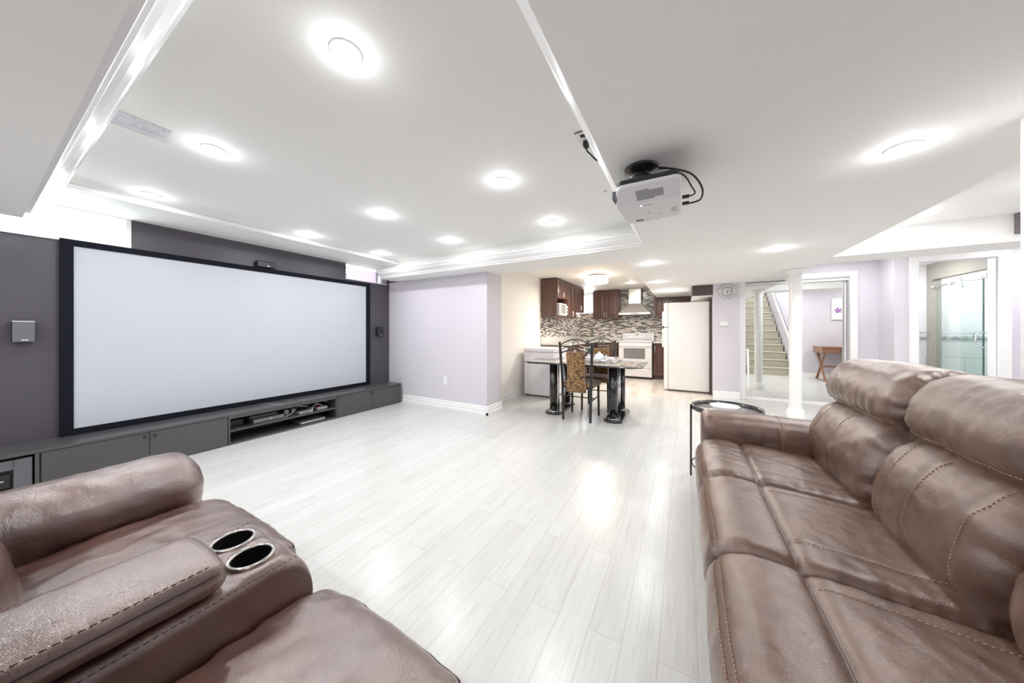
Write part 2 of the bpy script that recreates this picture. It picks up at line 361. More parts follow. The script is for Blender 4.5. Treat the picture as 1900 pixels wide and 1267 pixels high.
struct('ceiling_hall', MB().box(1.43, 2.75, ZH, 4.7, 4.7, TOP).box(1.43, 5.15, ZH, 4.7, 8.8, TOP).box(2.55, -2.7, ZH, 4.7, 2.75, TOP).box(1.43, -2.7, 3.9, 2.5, 2.75, 4.0), M['ceiling'])

# mouldings of the tray
def crown(name, pts, axis, a0, a1):
    struct(name, MB().prism(pts, axis, a0, a1), M['trim'])
def crownprof(sign, e, k=1.0):   # e = edge coordinate, sign = direction into the tray; 2-D (coord, z)
    q = [(0, 0), (0.018, -0.002), (0.024, 0.012), (0.036, 0.018), (0.042, 0.032), (0.062, 0.046), (0.085, 0.066), (0.098, 0.088), (0.108, 0.094), (0.110, 0.112), (0.0, 0.125)]
    return [(e+sign*a*k, ZS+h) for a, h in q]
crown('trim_1', crownprof(-1, -0.325, .75), 'y', 0.2, 3.22)
crown('trim_2', crownprof(-1, 3.22), 'x', -4.16, -0.325)
crown('trim_3', crownprof(1, 0.2), 'x', -3.98, -0.325)
crown('trim_4', [(-3.80, 2.18), (-3.785, 2.178), (-3.775, 2.19), (-3.772, 2.205), (-3.785, 2.22), (-3.80, 2.22)], 'y', 0.2, 3.22)

# screen wall with two high window openings
def wallx(name, x0, x1, ys, zs, holes, mat):
    """wall slab between x0,x1 with rectangular holes (y0,y1,z0,z1) sorted in y"""
    m = MB(); y = ys[0]
    for (a, b, c0, c1) in holes:
        m.box(x0, y, zs[0], x1, a, zs[1]); m.box(x0, a, zs[0], x1, b, c0)
        if c1 < zs[1]: m.box(x0, a, c1, x1, b, zs[1])
        y = b
    m.box(x0, y, zs[0], x1, ys[1], zs[1])
    return struct(name, m, mat)
wallx('wall_screen', -4.8, -4.4, (-2.7, 3.54), (0, TOP), [(-1.3, 0.72, 1.925, 2.18), (2.77, 3.49, 1.945, 2.18)], M['darkwall'])
def window(n, y0, y1, z0, z1, blind):
    fr = MB(); x = -4.66; t = 0.035
    fr.box(x-.05, y0, z0, x, y1, z0+t).box(x-.05, y0, z1-t, x, y1, z1).box(x-.05, y0, z0+t, x, y0+t, z1-t).box(x-.05, y1-t, z0+t, x, y1, z1-t)
    fr.box(x-.045, (y0+y1)/2-.015, z0+t, x-.005, (y0+y1)/2+.015, z1-t)
    w = struct('window_%d' % n, fr, M['trim'], 0.003)
    MB().box(x-.03, y0+t, z0+t, x-.026, y1-t, z1-t).build('window_pane', M['clear'], w)
    # white painted reveal and sill
    r = MB().box(x, y0, z0, -4.395, y1, z0+.012)
    r.box(x, y0+.012, z1-.008, -4.395, y1-.012, z1)
    if n == 1: r.box(x, y1-.012, z0+.012, -4.395, y1, z1).box(x, y0, z0+.012, -4.395, y0+.012, z1)
    r.build('window_sill', M['trim'], w)
    if n == 1: MB().box(-4.40, y0, z0-.022, -4.385, y1+.015, z0+.0).box(-4.40, y1, z0, -4.385, y1+.015, z1).build('window_casing', M['trim'], w)
    return w
window(1, -1.3, 0.72, 1.925, 2.18, False)
window(2, 2.77, 3.49, 1.945, 2.18, True)
bl = MB()
for i in range(15):
    z = 1.975+i*.0125; q = .0118
    bl.add([(-4.618, 2.81, z), (-4.610, 2.81, z+q), (-4.610, 3.45, z+q), (-4.618, 3.45, z), (-4.619, 2.81, z-.001), (-4.611, 2.81, z+q-.001), (-4.611, 3.45, z+q-.001), (-4.619, 3.45, z-.001)],
           [(0,1,2,3),(7,6,5,4),(0,4,5,1),(1,5,6,2),(2,6,7,3),(3,7,4,0)])
t = thing('window_blind', 'small horizontal slat blind, pink tinged, in the high window beside the pink wall', 'blind', (-4.62, 3.1, 1.96))
M['blind'] = plain('pinkish_blind_slat', (0.78, 0.70, 0.78), 0.4)
bl.build('slats', M['blind'], t); MB().box(-4.635, 2.81, 2.163, -4.60, 3.45, 2.179).build('head_rail', M['white'], t); MB().box(-4.635, 2.81, 1.959, -4.60, 3.45, 1.97).build('bottom_rail', M['white'], t)
MB().cyl((-4.59, 2.85, 2.165), (-4.56, 2.90, 1.97), 0.003, n=6).build('tilt_wand', M['black'], t)

# pink wall stub and the long recess wall
struct('wall_pink', MB().box(-4.8, 3.54, 0, -2.39, 3.93, ZS+.02), M['pink'])
struct('wall_left', MB().box(-2.75, 3.93, 0, -2.62, 8.8, TOP), M['cream'])
# kitchen back wall with corner window hole
m = MB(); m.box(-2.75, 8.7, 0, -2.56, 8.85, TOP); m.box(-2.56, 8.7, 0, -2.24, 8.85, 1.66); m.box(-2.56, 8.7, 2.22, -2.24, 8.85, TOP); m.box(-2.24, 8.7, 0, 0.44, 8.85, TOP)
struct('wall_kitchen', m, M['white_wall'])
w = struct('window_3', MB().box(-2.56, 8.74, 1.66, -2.52, 8.78, 2.22).box(-2.28, 8.74, 1.66, -2.24, 8.78, 2.22).box(-2.52, 8.74, 1.66, -2.28, 8.78, 1.70).box(-2.52, 8.74, 2.18, -2.28, 8.78, 2.22), M['trim'], 0.003)
MB().box(-2.52, 8.757, 1.70, -2.28, 8.761, 2.18).build('window_pane', M['clear'], w)
struct('backsplash_wall', MB().box(-2.62, 5.87, 1.03, -2.612, 8.70, 1.66).box(-2.612, 8.692, 0.9, 0.43, 8.70, 1.66).box(-1.50, 8.692, 1.66, -0.60, 8.70, 2.255), M['mosaic'])
# wall with the clock
struct('wall_clock', MB().box(0.44, 6.45, 0, 0.82, 8.8, ZS+.02), M['pink'])
# closet: casing, mirror doors
struct('trim_5', MB().box(0.82, 6.50, 0, 0.905, 6.56, 2.07).box(2.17, 6.50, 0, 2.255, 6.56, 2.07).box(0.905, 6.50, 1.99, 2.17, 6.56, 2.07), M['trim'], 0.004)
struct('trim_6', MB().box(0.905, 6.555, 1.945, 2.17, 6.58, 1.99).box(0.905, 6.57, 0, 2.17, 6.66, 0.018), M['trim'], 0.003)
struct('wall_closet', MB().box(0.82, 6.56, 2.07, 2.49, 6.66, TOP).box(2.175, 6.56, 0, 2.49, 6.66, 2.07).box(0.82, 6.72, 0, 2.49, 6.8, 2.07), M['pink'])
for n, (a, b, y) in enumerate(((0.905, 1.62, 6.600), (1.50, 2.169, 6.632))):
    f = 0.018
    d = struct('door_%d' % (n+1), MB().box(a, y, 0.02, a+f, y+.02, 1.965).box(b-f, y, 0.02, b, y+.02, 1.965).box(a+f, y, 0.02, b-f, y+.02, 0.045).box(a+f, y, 1.945, b-f, y+.02, 1.965), M['trim'], 0.002, label='sliding closet door faced with a full-height mirror')
    MB().box(a+f, y+.006, 0.045, b-f, y+.012, 1.945).build('mirror_pane', M['mirror'], d)
# niche side and bathroom wall
m = MB(); m.box(2.49, 6.19, 0, 2.70, 6.30, TOP).box(3.34, 6.19, 0, 4.7, 6.30, TOP).box(2.70, 6.19, 2.08, 3.34, 6.30, TOP).box(2.49, 6.30, 0, 2.56, 6.8, TOP)
struct('wall_bathroom', m, M['pink'])
struct('trim_7', MB().box(2.626, 6.165, 0, 2.70, 6.19, 2.16).box(3.34, 6.165, 0, 3.44, 6.19, 2.16).box(2.70, 6.165, 2.08, 3.34, 6.19, 2.16).box(2.70, 6.19, 0, 2.715, 6.30, 2.08).box(3.325, 6.19, 0, 3.34, 6.30, 2.08), M['trim'], 0.004)
# bathroom beyond the doorway
struct('wall_bath_rear', MB().box(2.3, 7.62, 1.09, 3.45, 7.7, TOP).box(2.3, 6.8, 1.09, 2.4, 7.62, TOP), M['white_wall'])
struct('wall_bath_tile', MB().box(2.3, 7.62, 0, 3.45, 7.7, 1.03).box(2.4, 6.8, 0, 2.3, 7.62, 1.03).box(3.45, 7.62, 0, 4.6, 7.7, 1.03).box(4.5, 6.3, 0, 4.6, 7.62, 1.03), M['bathtile'])
struct('wall_bath_border', MB().box(2.3, 7.615, 1.03, 4.6, 7.7, 1.09).box(4.495, 6.3, 1.03, 4.6, 7.615, 1.09), M['bandtile'])
struct('wall_shower', MB().box(3.45, 7.62, 1.09, 4.6, 7.7, TOP).box(4.5, 6.3, 1.09, 4.6, 7.62, TOP), M['white_wall'])
struct('wall_shower_header', MB().box(3.42, 6.30, 1.98, 3.52, 7.62, TOP).box(3.42, 7.50, 0, 3.52, 7.62, 1.98), M['taupe'])
# hall, stairs side, partition behind the sofa
struct('wall_partition', MB().box(1.135, -2.7, 0, 1.43, 2.0, 4.0), M['white_wall'])
struct('wall_stair', MB().box(2.45, -2.7, 0, 2.55, 2.98, 4.0).box(1.43, -2.7, 0, 2.45, -2.6, 4.0).box(1.43, 2.75, ZH, 2.45, 2.8, 3.9), M['pink'])
struct('wall_desk', MB().box(2.55, 2.88, 0, 4.7, 2.98, TOP), M['pink'])
struct('wall_right', MB().box(4.7, 2.88, 0, 4.8, 8.8, TOP), M['pink'])
struct('wall_back', MB().box(-4.8, -2.8, 0, 1.43, -2.7, TOP), M['pink'])

def baseboard(name, segs):
    """segs: (x0,y0,x1,y1,nx,ny) run on a wall face with outward normal"""
    m = MB()
    prof = [(0, 0), (0.022, 0), (0.022, 0.035), (0.016, 0.042), (0.016, 0.078), (0.011, 0.086), (0.011, 0.112), (0.004, 0.122), (0, 0.122)]
    for x0, y0, x1, y1, nx, ny in segs:
        vs = []
        for (X, Y) in ((x0, y0), (x1, y1)):
            vs += [(X+nx*d, Y+ny*d, h) for d, h in prof]
        n = len(prof)
        m.add(vs, [(i, (i+1) % n, n+(i+1) % n, n+i) for i in range(n)]+[tuple(range(n-1, -1, -1)), tuple(range(n, 2*n))])
    return struct(name, m, M['trim'])
baseboard('baseboard_pink', [(-4.05, 3.54, -2.368, 3.54, 0, -1), (-2.39, 3.518, -2.39, 3.93, 1, 0)])
baseboard('baseboard_left', [(-2.62, 3.93, -2.62, 4.93, 1, 0)])
baseboard('baseboard_clock', [(0.44, 6.45, 0.82, 6.45, 0, -1)])
baseboard('baseboard_desk', [(2.55, 2.98, 4.7, 2.98, 0, 1), (4.7, 2.98, 4.7, 6.19, -1, 0)])
baseboard('baseboard_bathroom', [(2.49, 6.19, 2.626, 6.19, 0, -1), (3.44, 6.19, 4.7, 6.19, 0, -1), (2.49, 6.19, 2.49, 6.56, -1, 0), (2.255, 6.56, 2.49, 6.56, 0, -1)])
baseboard('baseboard_partition', [(1.43, -2.6, 1.43, 2.0, 1, 0), (1.135, 2.0, 1.43, 2.0, 0, 1)])

# ------------------------------------------------------------------ recessed lights
def pot(x, y, z, label, group, w=POT_W, col=POT_COL, first=[None]):
    if first[0] is None:
        t = thing('recessed_light', label, 'ceiling light', (x, y, z), group)
        MB().lathe((x, y, z), [(0.040, 0.001), (0.042, -0.004), (0.050, -0.006), (0.056, -0.003), (0.057, 0.0)], 32).build('trim_ring', M['white'], t)
        MB().lathe((x, y, z), [(0.0001, -0.0045), (0.03, -0.004), (0.040, -0.002)], 32).build('lamp_lens', M['lens'], t)
        first[0] = t
    else:
        t = copy_tree(first[0]); t.location = (x, y, z); t['label'] = label; t['group'] = group
    ld = bpy.data.lights.new('pot_lamp', 'AREA'); ld.shape = 'DISK'; ld.size = 0.075; ld.energy = w; ld.color = col
    lo = bpy.data.objects.new('pot_lamp', ld); COL.objects.link(lo); lo.location = (x, y, z-0.012)
    # added point light below the lens, put in to brighten the ceiling around the fitting
    bd = bpy.data.lights.new('added_ceiling_wash', 'POINT'); bd.shadow_soft_size = 0.03; bd.energy = w*0.15; bd.color = col
    bo = bpy.data.objects.new('added_ceiling_wash', bd); COL.objects.link(bo); bo.location = (x, y, z-0.04)
    return t
colx = {-1.11: 'right column next to the projector side', -2.37: 'centre column', -3.58: 'column nearest the screen wall'}
rowy = {0.70: 'row nearest the camera', 1.835: 'middle row', 2.755: 'row nearest the kitchen'}
for x, cn in colx.items():
    for y, rn in rowy.items():
        pot(x, y, ZT, 'recessed light in the tray, %s, %s' % (rn, cn), 'recessed lights in the tray ceiling')
for x, y, lb in ((0.85, 2.05, 'round recessed light in the low ceiling above the brown sofa'), (0.815, 3.96, 'recessed light in the low ceiling between projector and white column'),
                 (-0.36, 4.08, 'recessed light in the low ceiling beside the raised kitchen ceiling corner'), (-0.377, 5.68, 'recessed light in the low ceiling in front of the refrigerator'),
                 (-0.405, 7.03, 'recessed light in the low ceiling just before the dark kitchen cabinets')):
    pot(x, y, ZS, lb, 'recessed lights in the low ceiling')
pot(-1.063, 7.415, ZK, 'recessed light in the raised kitchen ceiling in front of the range hood', None, 6)
for y, rn in ((-.55, 'first row'), (-1.75, 'second row')):  # unseen rows added behind the camera for more light over the near seats
    for x, cn in ((-3.4, 'by the screen wall'), (-2.2, 'left of the middle'), (-1.0, 'right of the middle'), (.2, 'by the sofa')):
        pot(x, y, ZS, 'added unseen recessed light in the low ceiling behind the camera, %s, %s' % (rn, cn), 'added recessed lights behind the camera')
for x, y, lb in ((2.3, 3.7, 'nearest the stairs'), (3.6, 3.7, 'above the writing desk'), (2.0, 5.9, 'in front of the mirror doors'), (3.6, 5.6, 'in front of the bathroom'), (1.80, 4.25, 'closest to the edge of the low ceiling')): pot(x, y, ZH, 'recessed light in the raised hall ceiling '+lb, 'recessed lights in the hall', 7.5)
pot(2.9, 6.95, ZH, 'recessed light in the bathroom beyond the doorway', None, 8)
pot(4.0, 7.0, ZH, 'recessed light inside the glass shower', None, 8)
pot(1.94, 0.9, 3.9, 'recessed light high above the carpeted stairs', None, 12)

# ------------------------------------------------------------------ upholstery
def catmull(P, k, closed=True):
    n = len(P); out = []
    for i in range(n if closed else n-1):
        p0, p1, p2, p3 = (P[(i-1) % n], P[i], P[(i+1) % n], P[(i+2) % n])
        if not closed: p0 = P[max(i-1, 0)]; p3 = P[min(i+2, n-1)]
        for j in range(k):
            t = j/k; t2 = t*t; t3 = t2*t
            out.append(tuple(0.5*((2*b)+(-a+c)*t+(2*a-5*b+4*c-d)*t2+(-a+3*b-3*c+d)*t3) for a, b, c, d in zip(p0, p1, p2, p3)))
    if not closed: out.append(P[-1])
    return out
def resample(P, step):
    Q = []; n = len(P); acc = 0; tot = sum(math.dist(P[i], P[(i+1) % n]) for i in range(n)); N = max(12, round(tot/step)); d = tot/N; nxt = 0
    for i in range(n):
        a, b = P[i], P[(i+1) % n]; l = math.dist(a, b)
        while nxt < acc+l-1e-9 and len(Q) < N:
            t = (nxt-acc)/l; Q.append((a[0]+(b[0]-a[0])*t, a[1]+(b[1]-a[1])*t)); nxt += d
        acc += l
    return Q
class Soft:
    """closed 2-D profile swept between a0 and a1 along an axis, pinched at both ends like a stuffed cushion"""
    def __init__(s, prof, axis, a0, a1, r0, r1=None, step=0.012, bulge=0.0, wr=0.0018, seed=0, grooves=(), agrooves=(), gather=0.0, extra=None, sq=1.0):
        s.P = resample(catmull(prof, 8), step); s.axis = axis; s.a0, s.a1 = a0, a1; s.r0 = r0; s.r1 = r0 if r1 is None else r1
        s.step = step; s.bulge = bulge; s.wr = wr; s.seed = seed; s.gather = gather; s.extra = extra
        n = len(s.P)
        area = sum(s.P[i][0]*s.P[(i+1) % n][1]-s.P[(i+1) % n][0]*s.P[i][1] for i in range(n))
        sg = 1 if area > 0 else -1
        s.N = []
        for i in range(n):
            a, b = s.P[(i-2) % n], s.P[(i+2) % n]; dx, dy = b[0]-a[0], b[1]-a[1]; l = math.hypot(dx, dy) or 1
            s.N.append((sg*dy/l, -sg*dx/l))
        s.g = [(s.near(p), d, w) for p, d, w in grooves]; s.ag = agrooves
    def near(s, p): return min(range(len(s.P)), key=lambda i: math.dist(s.P[i], p))
    def inset(s, a):
        L0 = a-s.a0; L1 = s.a1-a
        f = 0
        if L0 < s.r0: f += s.r0*(1-math.sqrt(max(0, 1-((s.r0-L0)/s.r0)**2)))
        if L1 < s.r1: f += s.r1*(1-math.sqrt(max(0, 1-((s.r1-L1)/s.r1)**2)))
        return f
    def P3(s, i, a, off=0.0):
        n = len(s.P); i %= n; p = s.P[i]; nn = s.N[i]
        h = off-s.inset(a)
        t = (a-s.a0)/(s.a1-s.a0)
        h += s.bulge*math.sin(PI*min(1, max(0, t)))
        for gi, d, w in s.g:
            k = min((i-gi) % n, (gi-i) % n)*s.step
            if k < 4*w: h -= d*math.exp(-(k/w)**2)
        for ga, d, w, cond in s.ag:
            if abs(a-ga) < 4*w and (cond is None or cond(p)): h -= d*math.exp(-((a-ga)/w)**2)
        q = (p[0]*7+s.seed*3.1, a*7, p[1]*7)
        h += s.wr*(noise.noise(Vector(q))*1.6+noise.noise(Vector(q)*3.3))
        if s.gather:
            e = max(0, 1-min(a-s.a0, s.a1-a)/0.09)
            if e > 0: h += s.gather*e*(noise.noise(Vector((i*s.step*38, s.seed, (a > (s.a0+s.a1)/2)*9+a*4))))*1.5
        if s.extra: h += s.extra(p, a)
        x, z = p[0]+nn[0]*h, p[1]+nn[1]*h
        return (x, a, z) if s.axis == 'y' else (a, x, z)
    def mesh(s, mb):
        st = []; m = 7
        for k in range(m): st.append(s.a0+s.r0*(1-math.cos(PI/2*k/m)))
        n2 = max(4, round((s.a1-s.r1-s.a0-s.r0)/s.step)); n2 = max(n2, 2)
        for k in range(n2+1): st.append(s.a0+s.r0+(s.a1-s.r1-s.a0-s.r0)*k/n2)
        for k in range(m-1, -1, -1): st.append(s.a1-s.r1*(1-math.cos(PI/2*k/m)))
        n = len(s.P); vs = []; 
        for a in st: vs += [s.P3(i, a) for i in range(n)]
        fs = []
        for j in range(len(st)-1): fs += [(j*n+i, j*n+(i+1) % n, (j+1)*n+(i+1) % n, (j+1)*n+i) for i in range(n)]
        c0 = tuple(sum(v[k] for v in vs[:n])/n for k in range(3)); c1 = tuple(sum(v[k] for v in vs[-n:])/n for k in range(3))
        b = len(vs); vs += [c0, c1]
        for i in range(n): fs.append((b, (i+1) % n, i)); fs.append((b+1, b-n+i, b-n+(i+1) % n))
        mb.add(vs, fs, True); return mb
    def line_prof(s, pA, pB, a, off=0.001, slant=0.0, dirn=1):
        """3-D path along the profile from near pA to near pB at coordinate a"""
        i0, i1 = s.near(pA), s.near(pB); n = len(s.P)
        cnt = (i1-i0) % n if dirn > 0 else (i0-i1) % n
        return [s.P3(i0+dirn*k, a+slant*k/max(1, cnt), off) for k in range(cnt+1)]
    def line_axis(s, p, b0, b1, off=0.001, k=60):
        i = s.near(p); return [s.P3(i, b0+(b1-b0)*j/k, off) for j in range(k+1)]
def short_dir(so, pA, pB):
    i0, i1 = so.near(pA), so.near(pB); n = len(so.P); return 1 if (i1-i0) % n <= (i0-i1) % n else -1
class SM:
    def __init__(s): s.parts = []
    def build(s, name, mat, parent):
        for m in s.parts: m.build(name, mat, parent)
def stitch(sm, path, dash=0.0075, gap=0.0045, r=0.0013):
    mb = MB(); sm.parts.append(mb)
    path = [Vector(p) for p in path]; seg = []; d = 0; on = True; cur = [path[0]]; need = dash
    for a, b in zip(path, path[1:]):
        l = (b-a).length; pos = 0
        while l-pos > need:
            pos += need; p = a+(b-a)*(pos/l)
            if on: cur.append(p); seg.append((cur[0], cur[-1])); cur = []
            else: cur = [p]
            on = not on; need = dash if on else gap
        need -= (l-pos)
    for p, q in seg:
        if (q-p).length > 1e-4: mb.cyl(p, q, r, r*0.7, 5, True)

# ---- three seat reclining sofa along the partition, facing the screen (-x)
sofa = thing('reclining_sofa', 'brown leather three-seat reclining sofa with tan stitching along the right side of the room', 'sofa', (0.55, 1.5, 0))
LE = M['leather']
SP = [(.72, .40), (.70, .455), (.60, .462), (.45, .474), (.345, .480), (.300, .472), (.255, .484), (.17, .487), (.105, .462), (.068, .41), (.062, .34), (.072, .285), (.12, .265), (.3, .26), (.6, .28)]
seats = [(1.795, 2.365), (1.215, 1.785), (0.635, 1.205)]
for k, (y0, y1) in enumerate(seats):
    w = y1-y0
    yA, yB = (y0+.115, y1-.075)
    top = lambda p: p[1] > .44 and p[0] > .30
    so = Soft(SP, 'y', y0, y1, 0.045, step=.012, bulge=.006, seed=k+1, wr=.0022,
              grooves=[((.302, .473), .012, .008), ((.088, .445), .003, .005)],
              agrooves=[(yA, .0045, .006, top), (yB, .0045, .006, top)], gather=.003)
    part = so.mesh(MB()).build('seat_cushion', LE, sofa)
    sm = SM()
    for ya in (yA+.007, yB-.007): stitch(sm, so.line_prof((.315, .476), (.66, .46), ya, .0012, dirn=short_dir(so, (.315, .476), (.66, .46))))
    stitch(sm, so.line_axis((.097, .455), y0+.03, y1-.03, .001)); stitch(sm, so.line_axis((.079, .432), y0+.03, y1-.03, .001))
    sm.build('stitching', M['stitch'], part)
    MB().tube(so.line_axis((.302, .473), y0+.02, y1-.02, .0005), .0014, 6).build('piping', M['stitchdark'], part)
    # footrest panel below the seat
    FP = [(.095, .05), (.078, .12), (.075, .2), (.085, .255), (.11, .272), (.2, .27), (.24, .2), (.22, .05), (.15, .035)]
    fo = Soft(FP, 'y', y0+.004, y1-.004, .02, step=.014, seed=20+k, gather=.002)
    fp = fo.mesh(MB()).build('footrest', LE, sofa)
BP = [(.70, .40), (.648, .455), (.632, .53), (.645, .61), (.675, .69), (.715, .745), (.765, .775), (.81, .79), (.90, .78), (.94, .70), (.95, .5), (.90, .41), (.80, .39)]
HP = [(.80, .765), (.755, .775), (.727, .815), (.722, .87), (.742, .93), (.785, .985), (.845, 1.012), (.92, 1.012), (.985, .985), (1.01, .92), (1.0, .82), (.96, .77), (.88, .76)]
backs = [(1.79, 2.50), (1.205, 1.785), (0.62, 1.20)]
for k, (y0, y1) in enumerate(backs):
    w = y1-y0; yl = y1-(.135 if k == 0 else .115); yc = y1-(.36 if k == 0 else .27); yr = y0+.115
    fr = lambda p: p[0] < .80 and p[1] > .44
    def folds(p, a, y0=y0, y1=y1, k=k):
        if p[0] > .82 or p[1] < .46: return 0
        e = max(0, 1-(a-y0)/.16); return .005*e*math.sin(p[1]*52+a*18+k+2.5*noise.noise(Vector((a*9, p[1]*9, k))))*min(1, (a-y0)/.03)
    so = Soft(BP, 'y', y0, y1, .085, .095 if k == 0 else .085, step=.013, bulge=.012, seed=30+k, wr=.004,
              agrooves=[(yl, .006, .008, fr), (yc, .006, .008, fr), (yr, .006, .008, fr)] if k != 0 else [(yl, .006, .008, fr), (yc, .006, .008, fr)], gather=.004, extra=folds)
    part = so.mesh(MB()).build('back_cushion', LE, sofa)
    sm = SM()
    for ya in ((yl, yc, yr) if k else (yl, yc)): stitch(sm, so.line_prof((.655, .47), (.735, .755), ya-.006, .0015, slant=-.02, dirn=short_dir(so, (.655, .47), (.735, .755))))
    sm.build('stitching', M['stitch'], part)
    hy1 = y1+(.02 if k == 0 else 0)
    pl = lambda p, a: .003*math.sin(a*90+3*noise.noise(Vector((a*7, p[1]*12, 5))))*(.4+noise.noise(Vector((a*6, 2, 2)))**2*3)*max(0, 1-abs(p[1]-.83)/.07) if p[0] < .80 else 0
    ho = Soft(HP, 'y', y0+.002, hy1, .085, .085, step=.013, bulge=.006, seed=40+k, wr=.004, gather=.012, extra=pl if k == 0 else None,
              grooves=[((.747, .785), .006, .006)])
    hp = ho.mesh(MB()).build('headrest', LE, sofa)
    sm = SM(); 
    i_a, i_b = (.738, .80), (.759, .776)
    stitch(sm, ho.line_axis(i_a, y0+.05, hy1-.05, .0012), r=.0015); stitch(sm, ho.line_axis(i_b, y0+.05, hy1-.05, .0012), r=.0015)
    sm.build('stitching', M['stitch'], hp)
def armprof(cx, w, top):      # rounded pad over an upright panel, in (coord, z)
    return [(cx-w/2+.02, .04), (cx-w/2+.015, .3), (cx-w/2-.005, .44), (cx-w/2+.002, top-.075), (cx-w/2+.045, top-.018), (cx, top), (cx+w/2-.045, top-.018), (cx+w/2-.002, top-.075), (cx+w/2+.005, .44), (cx+w/2-.015, .3), (cx+w/2-.02, .04), (cx, .035)]
for k, cy_ in enumerate((2.505, 0.50)):
    P = armprof(cy_, .26 if k == 0 else .235, .625)
    so = Soft(P, 'x', .10, .99, .05, .03, step=.013, seed=50+k, wr=.003, agrooves=[(.50, .006, .006, lambda p: p[1] > .35)], gather=.006)
    part = so.mesh(MB()).build('arm', LE, sofa)
    sm = SM(); i0 = (cy_-.12, .52); 
    stitch(sm, so.line_prof((cy_-.13, .42), (cy_+.10, .60), .508, .0012, dirn=short_dir(so, (cy_-.13, .42), (cy_+.10, .60))))
    sm.build('stitching', M['stitch'], part)
MB().box(.80, .40, .05, 1.06, 2.60, .93).build('back_panel', LE, sofa, .02, 3)
MB().box(.16, .42, .06, .95, 2.58, .27).build('base_frame', M['black'], sofa, .01)
for x in (.2, .98):
    for y in (.5, 2.52): MB().cyl((x, y, 0), (x, y, .06), .022, .028, 14).build('foot', M['black'], sofa)

# ---- loveseat with console, facing the kitchen (+y)
lv = thing('reclining_loveseat', 'dark brown leather loveseat with a two-cup console in the lower left corner', 'sofa', (-1.2, 0.0, 0))
L2 = M['leather2']
# arm: fat roll that stands over a panel; profile in (x, z), swept along y
AP = [(-2.01, .05), (-2.02, .3), (-2.04, .42), (-2.05, .53), (-2.02, .60), (-1.96, .636), (-1.88, .647), (-1.80, .632), (-1.742, .588), (-1.722, .53), (-1.738, .45), (-1.75, .3), (-1.75, .05), (-1.88, .04)]
so = Soft(AP, 'y', -.62, .500, .03, .09, step=.012, seed=60, wr=.0035, gather=.009, bulge=.004)
ap = so.mesh(MB()).build('arm', L2, lv)
def lseat(x0, x1, ztop, yf, seed):
    S = [(-.05, ztop-.03), (.10, ztop-.002), (.25, ztop+.004), (yf-.12, ztop-.002), (yf-.04, ztop-.02), (yf-.005, ztop-.065), (yf, ztop-.14), (yf-.01, ztop-.2), (yf-.08, ztop-.23), (.2, .24), (-.05, .26), (-.08, .33)]
    so = Soft(S, 'x', x0, x1, .035, step=.013, bulge=.008, seed=seed, wr=.004, gather=.004, grooves=[((yf-.012, ztop-.055), .004, .005)])
    p = so.mesh(MB()).build('seat_cushion', L2, lv)
    MB().tube(so.line_axis((yf-.012, ztop-.055), x0+.02, x1-.02, .0018), .003, 6).build('piping', M['stitchdark'], p)
    F = [(yf-.03, .05), (yf-.02, .15), (yf-.02, ztop-.25), (yf-.05, ztop-.215), (yf-.2, ztop-.22), (yf-.2, .05)]
    Soft(F, 'x', x0+.004, x1-.004, .02, step=.016, seed=seed+1, gather=.003).mesh(MB()).build('footrest', L2, lv)
lseat(-1.735, -1.146, .480, .565, 61)
lseat(-.868, -.385, .497, .515, 63)
# console body between the seats, with two cup holders cut in its top
CX0, CX1 = -1.148, -.868; ZC = .600
cups = [(-1.077, .358), (-.960, .355)]; CR = .045
def console():
    # top skin as a grid whose vertices near a cup snap to its rim; the well is a separate part
    m = MB(); nx, ny = 60, 110; y0, y1 = -.25, .455
    def zt(x, y):
        e = min(x-CX0, CX1-x); z = ZC
        r = .03
        if e < r: z -= r*(1-math.sqrt(max(0, 1-((r-e)/r)**2)))
        f = y1-y
        if f < .09: z -= .09*(1-math.sqrt(max(0, 1-((.09-f)/.09)**2)))
        for cx, cy in cups:
            d = math.hypot(x-cx, y-cy); 
            if CR-.001 <= d < CR+.03: z -= .006*(1+math.cos(PI*(d-CR)/.03))/2
            if CR+.012 < d < CR+.045: z += .003*math.sin(PI*(d-CR-.012)/.033)
        return z+.0015*noise.noise(Vector((x*9, y*9, 3)))
    xs = [CX0+(CX1-CX0)*(0.5-0.5*math.cos(PI*i/nx)) for i in range(nx+1)]; ys = [y0+(y1-y0)*(1-(1-j/ny)**1.5) for j in range(ny+1)]
    idx = {}; vs = []
    def V(i, j):
        if (i, j) not in idx:
            x, y = xs[i], ys[j]
            for cx, cy in cups:
                d = math.hypot(x-cx, y-cy)
                if d < CR: x, y = cx+(x-cx)/max(d, 1e-6)*CR, cy+(y-cy)/max(d, 1e-6)*CR
            idx[(i, j)] = len(vs); vs.append((x, y, zt(x, y)))
        return idx[(i, j)]
    fs = []
    for i in range(nx):
        for j in range(ny):
            q = [(i, j), (i+1, j), (i+1, j+1), (i, j+1)]
            if any(all(math.hypot(xs[a]-cx, ys[b]-cy) < CR for a, b in q) for cx, cy in cups): continue
            fs.append(tuple(V(a, b) for a, b in q))
    # skirt down to the floor
    per = [(i, 0) for i in range(nx)]+[(nx, j) for j in range(ny)]+[(i, ny) for i in range(nx, 0, -1)]+[(0, j) for j in range(ny, 0, -1)]
    base = len(vs)+10**6; low = {}
    for p in per: V(*p)
    start = len(vs)
    for k, p in enumerate(per):
        v = vs[idx[p]]; vs.append((v[0], v[1], .05))
    n = len(per)
    for k in range(n): fs.append((idx[per[k]], idx[per[(k+1) % n]], start+(k+1) % n, start+k))
    m.add(vs, fs, True); return m
cb = console().build('console', L2, lv)
